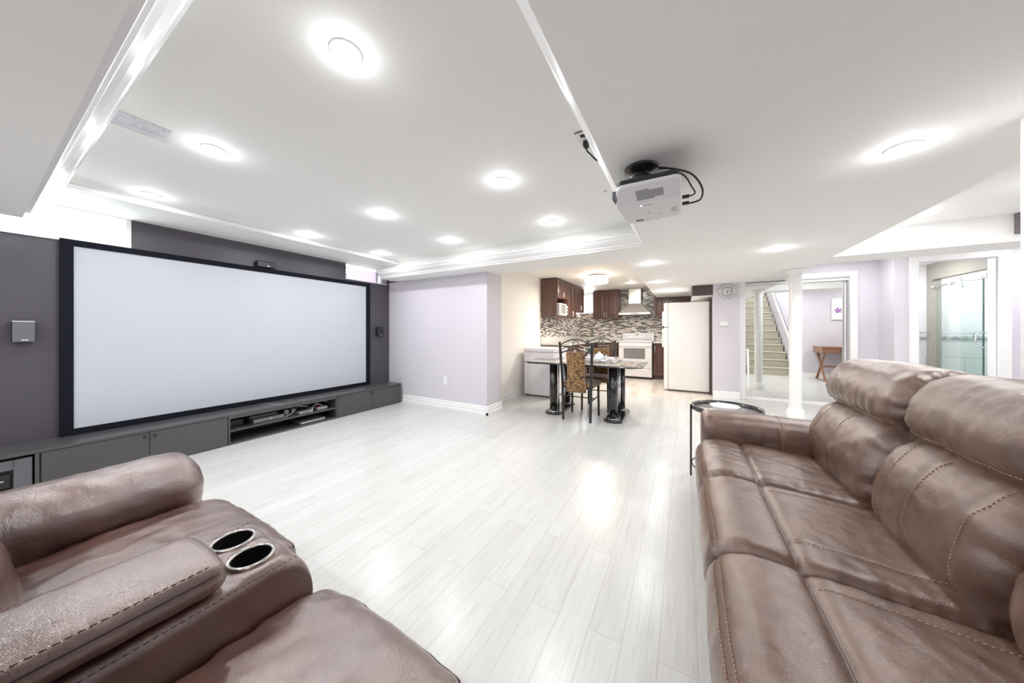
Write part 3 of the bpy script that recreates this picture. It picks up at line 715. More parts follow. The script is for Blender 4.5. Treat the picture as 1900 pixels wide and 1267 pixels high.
sm = SM(); stitch(sm, [(CX1-.004, -.2+.62*k/40, ZC-.010) for k in range(41)], r=.001); stitch(sm, [(CX0+.004, -.2+.62*k/40, ZC-.010) for k in range(41)], r=.001); sm.build('stitching', M['stitchdark'], cb)
for cx, cy in cups:
    rim = MB().lathe((cx, cy, ZC), [(CR-.006, -.010), (CR-.005, -.002), (CR-.002, .001), (CR+.003, .0005), (CR+.005, -.003), (CR+.004, -.009)], 40).build('cup_holder_rim', plain('dark_steel', (.40, .38, .36), .22, 1), cb)
    MB().lathe((cx, cy, ZC), [(CR-.006, -.003), (CR-.008, -.07), (CR-.012, -.078), (.0001, -.08)], 40).build('cup_holder', M['cupblack'], cb)
LX0 = -1.098
LP = [(LX0+.004, .604), (LX0-.004, .632), (LX0+.014, .658), (LX0+.06, .670), (-.985, .674), (CX1-.07, .672), (CX1-.018, .662), (CX1-.008, .638), (CX1-.012, .610), (-.985, .603)]
so = Soft(LP, 'y', -.5, .285, .02, .028, step=.012, seed=70, wr=.002, grooves=[((CX1-.008, .640), .003, .004)])
lid = so.mesh(MB()).build('armrest_lid', L2, lv)
sm = SM(); stitch(sm, so.line_axis((CX1-.022, .664), -.4, .265, .001), r=.0011)
stitch(sm, so.line_axis((LX0+.012, .658), -.4, .265, .001), r=.0011); sm.build('stitching', plain('brown_thread', (.20, .11, .08), .6), lid)
MB().tube(so.line_axis((CX1-.008, .640), -.45, .27, .001), .0014, 5).build('piping', M['stitchdark'], lid)
# backs
for k, (x0, x1) in enumerate(((-1.73, -1.15), (-.868, -.385))):
    B = [(-.02, .42), (.05, .50), (.045, .58), (.01, .68), (-.05, .76), (-.12, .80), (-.22, .78), (-.25, .6), (-.24, .42), (-.12, .40)]
    so = Soft(B, 'x', x0, x1, .08, step=.016, seed=80+k, bulge=.008, wr=.004, gather=.005); p = so.mesh(MB()).build('back_cushion', L2, lv)
    sm = SM(); a = x1-.03; stitch(sm, so.line_prof((.045, .50), (-.10, .79), a-.02, .002, dirn=short_dir(so, (.045, .50), (-.10, .79))), r=.0014); sm.build('stitching', M['stitch'], p)
    Hh = [(-.07, .78), (-.02, .82), (-.02, .90), (-.08, .98), (-.18, 1.01), (-.28, .98), (-.31, .88), (-.28, .79), (-.16, .77)]
    Soft(Hh, 'x', x0, x1, .08, step=.016, seed=84+k, bulge=.006, wr=.004, gather=.008).mesh(MB()).build('headrest', L2, lv)
MB().box(-1.76, -.66, .05, -.385, -.16, .86).build('back_panel', L2, lv, .02, 3)
MB().box(-1.73, -.5, .06, -.40, .42, .24).build('base_frame', M['black'], lv, .01)
MB().box(-.385, -.62, .05, -.30, .0, .58).build('side_panel', L2, lv, .03, 4)
for x in (-1.95, -.5):
    for y in (-.55, .36): MB().cyl((x, y, 0), (x, y, .06), .025, .03, 14).build('foot', M['black'], lv)

# ------------------------------------------------------------------ side table beyond the sofa arm
t = thing('side_table', 'round black wire-framed side table behind the far arm of the brown sofa', 'side table', (.28, 2.93, 0))
R_ = .235; c0 = (.285, 2.90)
circ = lambda z, r, n=56: [(c0[0]+r*math.cos(2*PI*k/n), c0[1]+r*math.sin(2*PI*k/n), z) for k in range(n)]
MB().lathe((c0[0], c0[1], 0), [(R_-.012, .545), (R_-.012, .578), (R_, .580), (R_, .545), (R_-.012, .545)], 56).build('rim', M['blackmetal'], t)
MB().lathe((c0[0], c0[1], .545), [(.0001, .006), (R_-.012, .006), (R_-.012, 0), (.0001, 0)], 56).build('tabletop', M['counter'], t)
for k in range(3):
    a = PI*1.02+k*2*PI/3; p = (c0[0]+(R_+.004)*math.cos(a), c0[1]+(R_+.004)*math.sin(a))
    MB().box(p[0]-.007, p[1]-.007, 0, p[0]+.007, p[1]+.007, .575).build('leg', M['blackmetal'], t)
MB().tube(circ(.10, R_-.002), .006, 6, True).build('lower_ring', M['blackmetal'], t)
g = thing('shallow_dish', 'shallow white dish on the round black side table', 'dish', (.27, 2.86, .551))
MB().lathe((.27, 2.86, .551), [(.03, 0), (.05, .004), (.085, .03), (.10, .045), (.096, .045), (.08, .032), (.045, .008), (.0001, .006)], 28).build('dish_bowl', M['china'], g)

# ------------------------------------------------------------------ projection screen and speakers
XS = -4.36
t = thing('projection_screen', 'very large white projection screen in a black frame on the charcoal wall', 'projection screen', (-4.38, 1.77, 1.1))
y0, y1, z0, z1 = .431, 3.084, .367, 1.866; Y0, Y1, Z0_, Z1_ = .367, 3.152, .318, 1.917
MB().prism([(Y0, Z0_), (Y1, Z0_), (y1, z0), (y0, z0)], 'x', -4.40, XS).prism([(Y1, Z0_), (Y1, Z1_), (y1, z1), (y1, z0)], 'x', -4.40, XS).prism([(Y1, Z1_), (Y0, Z1_), (y0, z1), (y1, z1)], 'x', -4.40, XS).prism([(Y0, Z1_), (Y0, Z0_), (y0, z0), (y0, z1)], 'x', -4.40, XS).build('frame', M['frame'], t, .002)
MB().box(-4.395, y0-.004, z0-.004, XS-.012, y1+.004, z1+.004).build('screen_fabric', M['screen'], t)
def speaker(name, y0, y1, z0, z1, d, label, silver):
    t = thing(name, label, 'speaker', (-4.4, (y0+y1)/2, z0))
    MB().box(-4.39, y0, z0, -4.4+d*.8, y1, z1).build('cabinet', M['black'], t, .004)
    MB().box(-4.4+d*.8, y0+.002, z0+.002, -4.4+d, y1-.002, z1-.008).build('grille', M['grey'] if silver else M['black'], t, .004)
    if silver: MB().box(-4.4+d*.8, y0+.001, z1-.008, -4.4+d+.001, y1-.001, z1).build('silver_strip', M['alu'], t, .001)
    ym = y0+(y1-y0)*.55; w = .014 if silver else .012
    MB().box(-4.4+d, ym-w, z0+.012, -4.4+d+.0015, ym+w, z0+.021).build('badge', M['alu'], t)
    MB().box(-4.40, (y0+y1)/2-.02, (z0+z1)/2-.03, -4.388, (y0+y1)/2+.02, (z0+z1)/2+.03).build('wall_bracket', M['black'], t)
speaker('wall_speaker', .163, .258, 1.085, 1.245, .09, 'grey satellite speaker with silver top edge on the charcoal wall left of the screen', True)
speaker('wall_speaker', 3.27, 3.37, 1.085, 1.235, .075, 'black satellite speaker on the charcoal wall right of the screen', False)
speaker('centre_speaker', 1.66, 1.85, 1.925, 1.995, .075, 'black centre speaker mounted just above the screen frame', False)

# ------------------------------------------------------------------ low media bench: units and the continuous top
TB = .315
tag(setorigin(MB().box(-4.395, -1.6, TB-.022, -4.045, 3.492, TB).build('bench_top', M['dark'], None, .002), (-4.2, 1, TB-.022)), 'long charcoal bench top running under the screen along the whole wall', 'shelf')
def carcass(y0, y1, t, back=True):
    m = MB(); x0, x1 = -4.395, -4.068; q = .018
    m.box(x0, y0, 0, x1, y0+q, TB-.022).box(x0, y1-q, 0, x1, y1, TB-.022).box(x0, y0+q, 0, x1, y1-q, q).box(x0, y0+q, q, x0+.008, y1-q, TB-.022).box(x0, y0+q, TB-.04, x1, y1-q, TB-.022)
    return m.build('carcass', M['dark'], t)
def knob(p, t): MB().cyl(p, (p[0]+.008, p[1], p[2]), .005, n=12).cyl((p[0]+.008, p[1], p[2]), (p[0]+.018, p[1], p[2]), .0115, .010, 18).build('knob', M['black'], t)
for (a, b, mid, lb) in ((.262, 1.305, .781, 'charcoal two-door low cabinet under the left half of the screen'), (2.432, 3.490, 2.958, 'charcoal two-door low cabinet at the pink wall end of the bench')):
    t = thing('low_cabinet', lb, 'cabinet', (-4.22, (a+b)/2, 0), 'two-door cabinets of the media bench')
    carcass(a, b, t)
    d = MB().box(-4.068, a+.004, .006, -4.05, mid-.0015, TB-.026).build('door', M['dark'], t, .0015); knob((-4.05, mid-.028, .256), d)
    d = MB().box(-4.068, mid+.0015, .006, -4.05, b-.002, TB-.026).build('door', M['dark'], t, .0015); knob((-4.05, mid+.03, .256), d)
t = thing('open_shelf_unit', 'open charcoal media shelf unit with cables and devices under the screen', 'shelf unit', (-4.22, 1.87, 0))
m = MB(); q = .014; a, b = 1.309, 2.428
m.box(-4.395, a, 0, -4.05, a+q, TB-.022).box(-4.395, b-q, 0, -4.05, b, TB-.022).box(-4.395, a+q, 0, -4.05, b-q, .018).box(-4.395, a+q, TB-.05, -4.05, b-q, TB-.022)
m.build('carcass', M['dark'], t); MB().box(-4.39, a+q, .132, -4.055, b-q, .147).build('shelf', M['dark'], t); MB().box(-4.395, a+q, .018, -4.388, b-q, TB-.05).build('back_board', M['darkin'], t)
t = thing('subwoofer_cubby', 'open charcoal compartment of the bench holding the subwoofer', 'cabinet', (-4.22, -.2, 0))
m = MB(); m.box(-4.395, .240, 0, -4.05, .258, TB-.022).box(-4.395, -.50, 0, -4.05, -.482, TB-.022).box(-4.395, -.482, 0, -4.05, .240, .012).box(-4.395, -.482, .012, -4.388, .240, TB-.022)
m.build('carcass', M['dark'], t)
t = thing('low_cabinet', 'charcoal low cabinet of the bench beyond the subwoofer, behind the loveseat', 'cabinet', (-4.22, -1.05, 0))
carcass(-1.6, -.502, t); d = MB().box(-4.068, -1.596, .006, -4.05, -.506, TB-.026).build('door', M['dark'], t, .0015)
# subwoofer
t = thing('subwoofer', 'boxy grey subwoofer with a dark slot at the left end of the bench', 'subwoofer', (-4.2, .05, .012))
M['subgrey'] = plain('grey_woofer_vinyl', (0.115, 0.115, 0.125), 0.45, bump=.1, bscale=400)
ya, yb, za, zb = -.20, .232, .013, .272; hy0, hy1, hz0, hz1 = -.11, .160, .062, .205; xf = -4.062
m = MB().box(-4.37, ya, za, xf-.06, yb, zb).box(xf-.06, ya, za, xf, hy0, zb).box(xf-.06, hy1, za, xf, yb, zb).box(xf-.06, hy0, za, xf, hy1, hz0).box(xf-.06, hy0, hz1, xf, hy1, zb)
m.build('cabinet', M['subgrey'], t, .004)
p = MB().box(xf-.058, hy0+.004, hz0+.02, xf-.025, hy1-.01, hz1-.03).build('control_panel', M['black'], t, .002)
MB().box(xf-.025, .085, .128, xf-.0235, .125, .136).build('badge', M['alu'], p)
# devices on the shelf (z .147) and the floor of the unit (z .018)
zs = .147
t = thing('media_console', 'grey game-console shaped box with a slab on top on the upper media shelf', 'media player', (-4.2, 1.7, zs))
MB().box(-4.31, 1.545, zs, -4.13, 1.845, zs+.045).build('housing', M['grey'], t, .004); MB().box(-4.13, 1.55, zs+.004, -4.125, 1.84, zs+.041).build('front_panel', plain('grey_speckle', (.22, .225, .23), .4), t); MB().box(-4.125, 1.70, zs+.018, -4.124, 1.72, zs+.026).build('badge', M['white'], t)
t = thing('sensor_bar', 'dark bar-shaped sensor lying on top of the grey console box', 'sensor', (-4.22, 1.65, zs+.045))
MB().box(-4.30, 1.53, zs+.046, -4.17, 1.79, zs+.078).build('bar', M['subgrey'], t, .008, 3)
t = thing('speaker_box', 'small black box at the left end of the upper media shelf', 'box', (-4.26, 1.42, zs))
MB().box(-4.34, 1.36, zs, -4.20, 1.49, zs+.07).build('housing', M['black'], t, .01)
t = thing('router', 'light grey flat router with an upright end plate on the upper media shelf', 'router', (-4.16, 2.07, zs))
MB().box(-4.22, 2.00, zs, -4.11, 2.145, zs+.024).build('housing', M['lightgrey'], t, .003); MB().box(-4.20, 2.145, zs, -4.11, 2.155, zs+.05).build('end_plate', M['alu'], t, .001); MB().box(-4.11, 2.03, zs+.008, -4.109, 2.12, zs+.016).build('port_strip', M['grey'], t)
t = thing('network_switch', 'small grey network box with a red patch on the upper media shelf', 'network box', (-4.2, 2.29, zs))
MB().box(-4.24, 2.225, zs, -4.14, 2.355, zs+.03).build('housing', M['lightgrey'], t, .003); MB().box(-4.20, 2.235, zs+.0302, -4.15, 2.285, zs+.036).build('red_cover', M['red'], t)
t = thing('power_adapter', 'beige plug block standing behind the grey console box on the media shelf', 'adapter', (-4.27, 1.93, zs))
MB().box(-4.30, 1.90, zs, -4.25, 1.95, zs+.055).build('housing', M['white'], t, .006)
t = thing('power_adapter', 'small white adapter beside the router on the media shelf', 'adapter', (-4.28, 1.985, zs))
MB().box(-4.31, 1.985, zs, -4.26, 2.02, zs+.05).build('housing', M['cable_w'], t, .005)
t = thing('media_player', 'thin dark disc player on the bottom of the open media unit', 'media player', (-4.2, 2.15, .018))
MB().box(-4.33, 2.0, .020, -4.09, 2.30, .050).build('housing', M['grey'], t, .003); MB().box(-4.0905, 2.01, .030, -4.0885, 2.29, .042).build('front_panel', M['alu'], t)
t = thing('remote_dongle', 'tiny black dongle on the bottom of the open media unit', 'dongle', (-4.13, 1.80, .018)); MB().box(-4.15, 1.78, .019, -4.12, 1.82, .034).build('housing', M['black'], t, .004)
def cable(name, pts, r, mat, label, cat='cable', group=None, n=8):
    P = catmull(pts, 8, False); o = MB().tube(P, r, n).build(name, mat); return tag(setorigin(o, pts[0]), label, cat, group)
CG = 'loose cables on the media shelf'
cable('cable', [(-4.14, 1.86, .150), (-4.16, 1.93, .165), (-4.18, 1.99, .205), (-4.24, 2.02, .235), (-4.30, 1.99, .20)], .0045, M['cable_w'], 'white cable curving up from the grey console box to the right', group=CG)
cable('cable', [(-4.20, 2.02, .235), (-4.18, 2.07, .222), (-4.17, 2.12, .214), (-4.22, 2.15, .20)], .0035, M['cable_w'], 'white cable arching over the light grey router', group=CG)
cable('cable', [(-4.2, 2.17, .165), (-4.16, 2.19, .205), (-4.15, 2.25, .218), (-4.16, 2.29, .19)], .004, M['cable_w'], 'white cable arching toward the red patched network box', group=CG)
cable('cable', [(-4.26, 2.24, .182), (-4.20, 2.29, .245), (-4.16, 2.34, .232), (-4.17, 2.37, .225)], .0035, M['cable_w'], 'white cable rising behind the red patched network box', group=CG)
cable('cable', [(-4.25, 2.05, .15), (-4.22, 2.10, .19), (-4.25, 2.16, .17), (-4.2, 2.20, .155)], .003, M['black'], 'black cable behind the light grey router', group=CG)
tag(setorigin(MB().cyl((-4.33, 1.70, TB+.003), (-4.05, 1.78, TB+.003), .003, n=6).build('rod', M['lightgrey']), (-4.33, 1.70, TB)), 'thin pale strip lying across the bench top below the screen', 'strip')

# ------------------------------------------------------------------ projector and ceiling fittings
t = thing('projector', 'white projector hanging upside down from the low ceiling', 'projector', (-.16, 1.72, 1.80))
poly = [(-.288, 1.545), (-.27, 1.525), (-.03, 1.53), (-.012, 1.55), (-.012, 1.905), (-.035, 1.935), (-.20, 1.965), (-.275, 1.962), (-.302, 1.92), (-.312, 1.70), (-.306, 1.62)]
M['projw'] = plain('projector_white_shell', (0.74, 0.74, 0.76), 0.35)
poly = poly[:4]+[(-.012, 1.66)]+poly[4:-1]+[(-.309, 1.66), poly[-1]]
N_ = len(poly); zb_ = lambda y: 1.812 if y >= 1.66 else 1.812+(1.66-y)*.25
far_ = [i for i, p in enumerate(poly) if p[1] >= 1.66]; near_ = [i for i, p in enumerate(poly) if p[1] <= 1.66]
near_ = near_[near_.index(N_-2):]+near_[:near_.index(N_-2)]
MB().add([(x, y, zb_(y)) for x, y in poly]+[(x, y, 1.865) for x, y in poly], [tuple(far_), tuple(near_), tuple(range(N_, 2*N_))]+[(i, (i+1) % N_, N_+(i+1) % N_, N_+i) for i in range(N_)]).build('shell', M['projw'], t, .008, 3)
MB().prism([(x*.97-.005, y*.985+.026) for x, y in poly], 'z', 1.865, 1.888).build('upper_cover', M['black'], t, .01, 3)
# sloped rim near the camera, small feet, lens and vent on the shell
lab = MB()
for k in range(8):
    y = 1.565+k*.0095; x1 = -.205+(.12 if k not in (0, 7) else .06+.02*k/7); za, zc = zb_(y), zb_(y+.0048)
    lab.add([(-.205, y, za-.0008), (x1, y, za-.0008), (x1, y+.0048, zc-.0008), (-.205, y+.0048, zc-.0008), (-.205, y, za+.002), (x1, y, za+.002), (x1, y+.0048, zc+.002), (-.205, y+.0048, zc+.002)], [(0,3,2,1),(4,5,6,7),(0,1,5,4),(1,2,6,5),(2,3,7,6),(3,0,4,7)])
lab.build('rating_label', M['grey'], t)
MB().box(-.125, 1.86, 1.8110, -.105, 1.868, 1.813).box(-.17, 1.80, 1.8110, -.16, 1.835, 1.813).box(-.06, 1.80, 1.8110, -.035, 1.86, 1.813).build('small_label', M['lightgrey'], t)
MB().box(-.245, 1.905, 1.8100, -.205, 1.930, 1.813).build('focus_recess', M['grey'], t, .002)
m = MB()
for k in range(3): m.cyl((-.175+k*.016, 1.700, 1.8135), (-.175+k*.016, 1.700, 1.8105), .0028, n=10)
m.build('button', M['black'], t); MB().cyl((-.193, 1.701, 1.8135), (-.193, 1.701, 1.8103), .004, n=12).build('status_light', M['led'], t)
m = MB()
for k in range(9): m.box(-.3135+.004*k/9, 1.58+k*.016, 1.823, -.295, 1.588+k*.016, 1.862)
m.build('side_vent', M['grey'], t)
MB().lathe((-.14, 1.950, 1.850), [(.034, -.01), (.034, .012), (.028, .014), (.024, .004), (.0001, .0)], 28, 'y').build('lens', M['black'], t)
br = thing('projector_mount', 'black round ceiling mount holding the white projector', 'ceiling mount', (-.19, 1.672, ZS))
MB().lathe((-.19, 1.672, ZS), [(.0001, -.001), (.082, -.001), (.083, -.008), (.076, -.012), (.06, -.020), (.042, -.026), (.036, -.03), (.034, -.080), (.0001, -.080)], 40).build('ceiling_plate', M['blackmetal'], br)
MB().lathe((-.19, 1.672, 1.925), [(.045, .025), (.05, .012), (.05, -.005), (.038, -.01)], 24).build('swivel_knob', M['black'], br)
m = MB().box(-.26, 1.64, 1.900, -.10, 1.72, 1.906)
for x, y in ((-.28, 1.58), (-.06, 1.58), (-.28, 1.84), (-.06, 1.84)): m.add([(-.19-.012, 1.672, 1.902), (-.19+.012, 1.68, 1.902), (x+.012, y, 1.896), (x-.012, y, 1.896), (-.19-.012, 1.672, 1.894), (-.19+.012, 1.68, 1.894), (x+.012, y, 1.889), (x-.012, y, 1.889)], [(0,1,2,3),(7,6,5,4),(0,4,5,1),(1,5,6,2),(2,6,7,3),(3,7,4,0)])
m.build('bracket', M['blackmetal'], br)
cable('cable', [(-.115, 1.665, 1.975), (-.06, 1.68, 1.96), (.00, 1.70, 1.92), (.03, 1.72, 1.87), (.045, 1.74, 1.842), (.02, 1.755, 1.838), (-.005, 1.76, 1.84)], .0035, M['black'], 'shorter black cable looping from the mount into the projector side', group='projector cables')
cable('cable', [(-.115, 1.672, 1.972), (-.05, 1.69, 1.962), (.03, 1.72, 1.93), (.075, 1.76, 1.87), (.072, 1.82, 1.838), (.03, 1.845, 1.835), (-.005, 1.845, 1.838)], .0045, M['black'], 'longer black cable looping wide into the projector side', group='projector cables')
for y, z in ((1.76, 1.84), (1.845, 1.838)):
    tag(setorigin(MB().box(-.010, y-.009, z-.007, .022, y+.009, z+.007).build('cable_plug', M['black'], None, .002), (0, y, z)), 'black plug in the projector side, %s' % ('the one nearer the mount' if y < 1.8 else 'the one nearer the kitchen'), 'plug')
t = thing('ceiling_outlet', 'white duplex outlet in the tray ceiling beside the moulding', 'outlet', (-.47, 1.645, ZT))
MB().box(-.512, 1.585, ZT-.006, -.432, 1.705, ZT-.0005).build('cover_plate', M['white'], t, .003)
MB().box(-.487, 1.603, ZT-.009, -.457, 1.628, ZT-.006).build('socket', M['black'], t, .002)
MB().box(-.487, 1.658, ZT-.009, -.457, 1.688, ZT-.006).build('socket', M['lightgrey'], t, .002)
MB().box(-.510, 1.580, ZT-.004, -.434, 1.584, ZT-.001).build('shadow_strip', M['black'], t)  # solid black strip stands in for the shadow along the plate edge
tag(setorigin(MB().box(-.486, 1.655, ZT-.04, -.458, 1.690, ZT-.009).build('power_plug', M['black'], None, .005), (-.47, 1.67, ZT-.01)), 'black power plug in the ceiling outlet', 'plug')
cable('power_cable', [(-.472, 1.672, ZT-.038), (-.462, 1.655, 2.15), (-.442, 1.658, 2.125), (-.425, 1.668, 2.105), (-.409, 1.680, 2.092)], .0045, M['black'], 'short black power cord from the ceiling outlet to the moulding', 'cord')
t = thing('vent_deflector', 'clear plastic air deflector on the tray ceiling', 'air deflector', (-2.41, .43, ZT))
MB().box(-2.465, .330, ZT-.006, -2.352, .530, ZT-.001).build('register', plain('perforated_register', (.78, .78, .79), .3, bump=.9, bscale=90, var=.25), t)
m = MB()
for k in range(10):
    a0, a1 = PI*k/10, PI*(k+1)/10
    q = [(-2.41-.062*math.cos(a0), ZT-.008-.03*math.sin(a0)), (-2.41-.062*math.cos(a1), ZT-.008-.03*math.sin(a1)), (-2.41-.058*math.cos(a1), ZT-.008-.027*math.sin(a1)), (-2.41-.058*math.cos(a0), ZT-.008-.027*math.sin(a0))]
    m.prism(q, 'y', .325, .535)
m.build('clear_cover', M['acrylic'], t)
t = thing('wall_outlet', 'white duplex outlet low on the pink wall', 'outlet', (-3.14, 3.54, .42))
MB().box(-3.175, 3.534, .365, -3.105, 3.5395, .480).build('cover_plate', M['white'], t, .002)
for z in (.395, .450): MB().box(-3.155, 3.532, z-.014, -3.125, 3.534, z+.014).build('socket', M['trim'], t, .002)

# ------------------------------------------------------------------ white column
t = thing('column', 'round white structural column in front of the mirror doors', 'column', (1.295, 5.43, 0))
cx, cy = 1.295, 5.43
MB().lathe((cx, cy, 0), [(.066, .14), (.066, 1.90), (.064, 1.93)], 40).build('shaft', M['trim'], t)
MB().lathe((cx, cy, 0), [(.095, 0), (.095, .085), (.088, .10), (.086, .118), (.076, .126), (.072, .14), (.0001, .14)], 40).build('base', M['trim'], t)
MB().lathe((cx, cy, 0), [(.066, 1.91), (.075, 1.925), (.078, 1.94), (.10, 1.965), (.115, 1.975), (.115, 1.989), (.0001, 1.989)], 40).build('capital', M['trim'], t)

# ------------------------------------------------------------------ clock and switch
t = thing('wall_clock', 'round silver wall clock above the switches beside the closet', 'clock', (.645, 6.45, 1.855))
c_ = (.645, 6.45, 1.855)
MB().lathe((c_[0], 6.449, c_[2]), [(.118, 0), (.120, -.022), (.112, -.03), (.092, -.024), (.088, -.018)], 44, 'y').build('rim', plain('silver_rim', (.62, .61, .60), .3, .5), t)
MB().lathe((c_[0], 6.449, c_[2]), [(.092, -.010), (.092, -.018), (.0001, -.0181)], 40, 'y').build('dial', plain('dial_silver', (.72, .71, .69), .5), t)
m = MB()
for h in range(12):
    a = h*PI/6; r = .074; x, z = c_[0]+r*math.sin(a), c_[2]+r*math.cos(a)
    m.cyl((c_[0]+.064*math.sin(a), 6.430, c_[2]+.064*math.cos(a)), (c_[0]+.084*math.sin(a), 6.430, c_[2]+.084*math.cos(a)), .0035, n=6)
m.build('hour_marks', M['grey'], t)
MB().box(c_[0]-.004, 6.424, c_[2]-.045, c_[0]+.004, 6.427, c_[2]+.006).build('hour_hand', M['black'], t)
MB().box(c_[0]-.012, 6.421, c_[2]-.003, c_[0]+.070, 6.424, c_[2]+.003).build('minute_hand', M['black'], t)
t = thing('light_switch', 'white double light switch with a small ledge below the clock', 'switch', (.60, 6.45, 1.29))
MB().box(.545, 6.443, 1.255, .655, 6.4495, 1.335).build('cover_plate', M['white'], t, .002)
for x in (.573, .628): MB().box(x-.012, 6.439, 1.272, x+.012, 6.443, 1.32).build('rocker', M['trim'], t, .002)
MB().box(.54, 6.437, 1.250, .66, 6.4495, 1.255).build('ledge', M['lightgrey'], t)

# ------------------------------------------------------------------ kitchen
CAB = M['cab']
def arch_door(T, w, h, parent, name='door', handle=None):
    """door slab in local (u, d, v): u across, d out of the front, v up"""
    s = .052 if w > .22 else .036; th = .018
    m = MB(T).box(0, 0, 0, w, th*.55, h)
    m.box(0, th*.55, 0, s, th, h).box(w-s, th*.55, 0, w, th, h).box(s, th*.55, 0, w-s, th, s)
    sh = min(.075, (w-2*s)*.30); n = 14
    def arch(t): # shoulder then cathedral curve
        k = (t-.18)/.64
        return 0 if k <= 0 or k >= 1 else sh*math.sin(PI*k)**.8
    pts = [(s+(w-2*s)*i/n, h-s-sh+arch(i/n)) for i in range(n+1)]
    for (a, b) in zip(pts, pts[1:]):
        m.add([(a[0], th*.55, a[1]), (b[0], th*.55, b[1]), (b[0], th*.55, h), (a[0], th*.55, h), (a[0], th, a[1]), (b[0], th, b[1]), (b[0], th, h), (a[0], th, h)], [(0,1,2,3),(7,6,5,4),(0,4,5,1),(1,5,6,2),(2,6,7,3),(3,7,4,0)])
    d = m.build(name, CAB, parent, .003)
    g = .016; pm = MB(T)
    q = [(s+g+(w-2*s-2*g)*i/n, h-s-sh-g+arch(i/n)) for i in range(n+1)]
    out = [(s+g, s+g), (w-s-g, s+g)]+q[::-1]
    cxm, czm = sum(p[0] for p in out)/len(out), sum(p[1] for p in out)/len(out)
    inn = [(cxm+(p[0]-cxm)*(1-2*.022/max(.05, w-2*s)), czm+(p[1]-czm)*(1-2*.022/h)) for p in out]
    N = len(out)
    pm.add([(p[0], th*.56, p[1]) for p in out]+[(p[0], th*1.05, p[1]) for p in inn], [(i, (i+1) % N, N+(i+1) % N, N+i) for i in range(N)]+[tuple(range(N, 2*N))])
    pm.build('raised_panel', CAB, d)
    if handle:
        u, v0, v1 = handle
        MB(T).cyl((u, th+.028, v0), (u, th+.028, v1), .006, n=10).cyl((u, th-.002, v0+.015), (u, th+.028, v0+.015), .004, n=8).cyl((u, th-.002, v1-.015), (u, th+.028, v1-.015), .004, n=8).build('handle', M['alu'], d)
    return d
Tback = lambda x0, y, z0: (lambda u, d, v: (x0+u, y-d, z0+v))      # faces -y
Tleft = lambda x, y0, z0: (lambda u, d, v: (x+d, y0+u, z0+v))      # faces +x
TfaceL = lambda x, y0, z0: (lambda u, d, v: (x-d, y0+u, z0+v))     # faces -x
# left run of wall cabinets, front face at x=-2.25
ZB, ZTOP = 1.465, 2.24
t = thing('wall_cabinet', 'cherry wall cabinet with two short doors over an open toaster niche', 'kitchen cabinet', (-2.44, 6.2, ZB), 'wall cabinets of the kitchen')
x0, xf = -2.618, -2.268
MB().box(x0, 5.88, ZB, xf, 5.90, ZTOP).box(x0, 6.50, ZB, xf, 6.52, ZTOP).box(x0, 5.90, ZB, xf, 6.50, ZB+.02).box(x0, 5.90, 1.85, xf, 6.50, 1.87).box(x0, 5.90, ZTOP-.02, xf, 6.50, ZTOP).box(x0, 5.90, ZB+.02, x0+.01, 6.50, 1.85).build('carcass', CAB, t)
arch_door(Tleft(xf, 5.885, 1.86), .312, .375, t, handle=(.29, .02, .12)); arch_door(Tleft(xf, 6.203, 1.86), .312, .375, t, handle=(.02, .02, .12))
def wallcab(ya, yb, za, zb, label, n=2):
    t = thing('wall_cabinet', label, 'kitchen cabinet', (-2.44, (ya+yb)/2, za), 'wall cabinets of the kitchen')
    MB().box(x0, ya, za, xf, yb, zb).build('carcass', CAB, t)
    w = (yb-ya-.006)/n
    for k in range(n): arch_door(Tleft(xf, ya+.003+k*w, za+.003), w-.003, zb-za-.006, t, handle=(w-.03 if k == 0 else .03, .03, .15))
wallcab(6.522, 7.12, ZB, ZTOP, 'tall two-door cherry wall cabinet right of the toaster niche')
wallcab(7.122, 7.80, 1.64, ZTOP, 'shorter two-door cherry wall cabinet at the far end of the left run')
# toaster oven in the niche
t = thing('toaster_oven', 'small white toaster oven in the open niche of the cherry cabinet', 'toaster oven', (-2.42, 6.18, 1.485))
MB().box(-2.60, 5.97, 1.490, -2.225, 6.40, 1.745).build('housing', M['white'], t, .012)
d = MB().box(-2.225, 5.99, 1.505, -2.212, 6.29, 1.73).build('oven_door', M['lightgrey'], t, .004); MB().box(-2.212, 6.01, 1.53, -2.209, 6.27, 1.70).build('pane', M['ovenglass'], d); MB().cyl((-2.19, 6.0, 1.722), (-2.19, 6.28, 1.722), .006, n=8).build('handle', M['alu'], d)
for z in (1.54, 1.61, 1.68): MB().cyl((-2.225, 6.345, z), (-2.195, 6.345, z), .018, n=16).build('knob', M['white'], t)
# back wall cabinets, face y=8.35
def backcab(xa, xb, za, zb, label, n):
    t = thing('wall_cabinet', label, 'kitchen cabinet', ((xa+xb)/2, 8.52, za), 'wall cabinets of the kitchen')
    MB().box(xa, 8.368, za, xb, 8.69, zb).build('carcass', CAB, t)
    w = (xb-xa-.006)/n
    for k in range(n):
        hd = (w-.03, .03, .17) if (k % 2 == 0 and n > 1) else (.03, .03, .17)
        arch_door(Tback(xa+.003+k*w, 8.368, za+.003), w-.003, zb-za-.006, t, handle=hd)
backcab(-2.17, -1.50, 1.50, 2.245, 'two-door cherry wall cabinet left of the range hood', 2)
backcab(-.665, -.40, 1.50, 1.985, 'narrow single-door cherry wall cabinet right of the range hood', 1)
backcab(-.395, .12, 1.70, 1.985, 'short wide cherry cabinet showing above the refrigerator', 2)
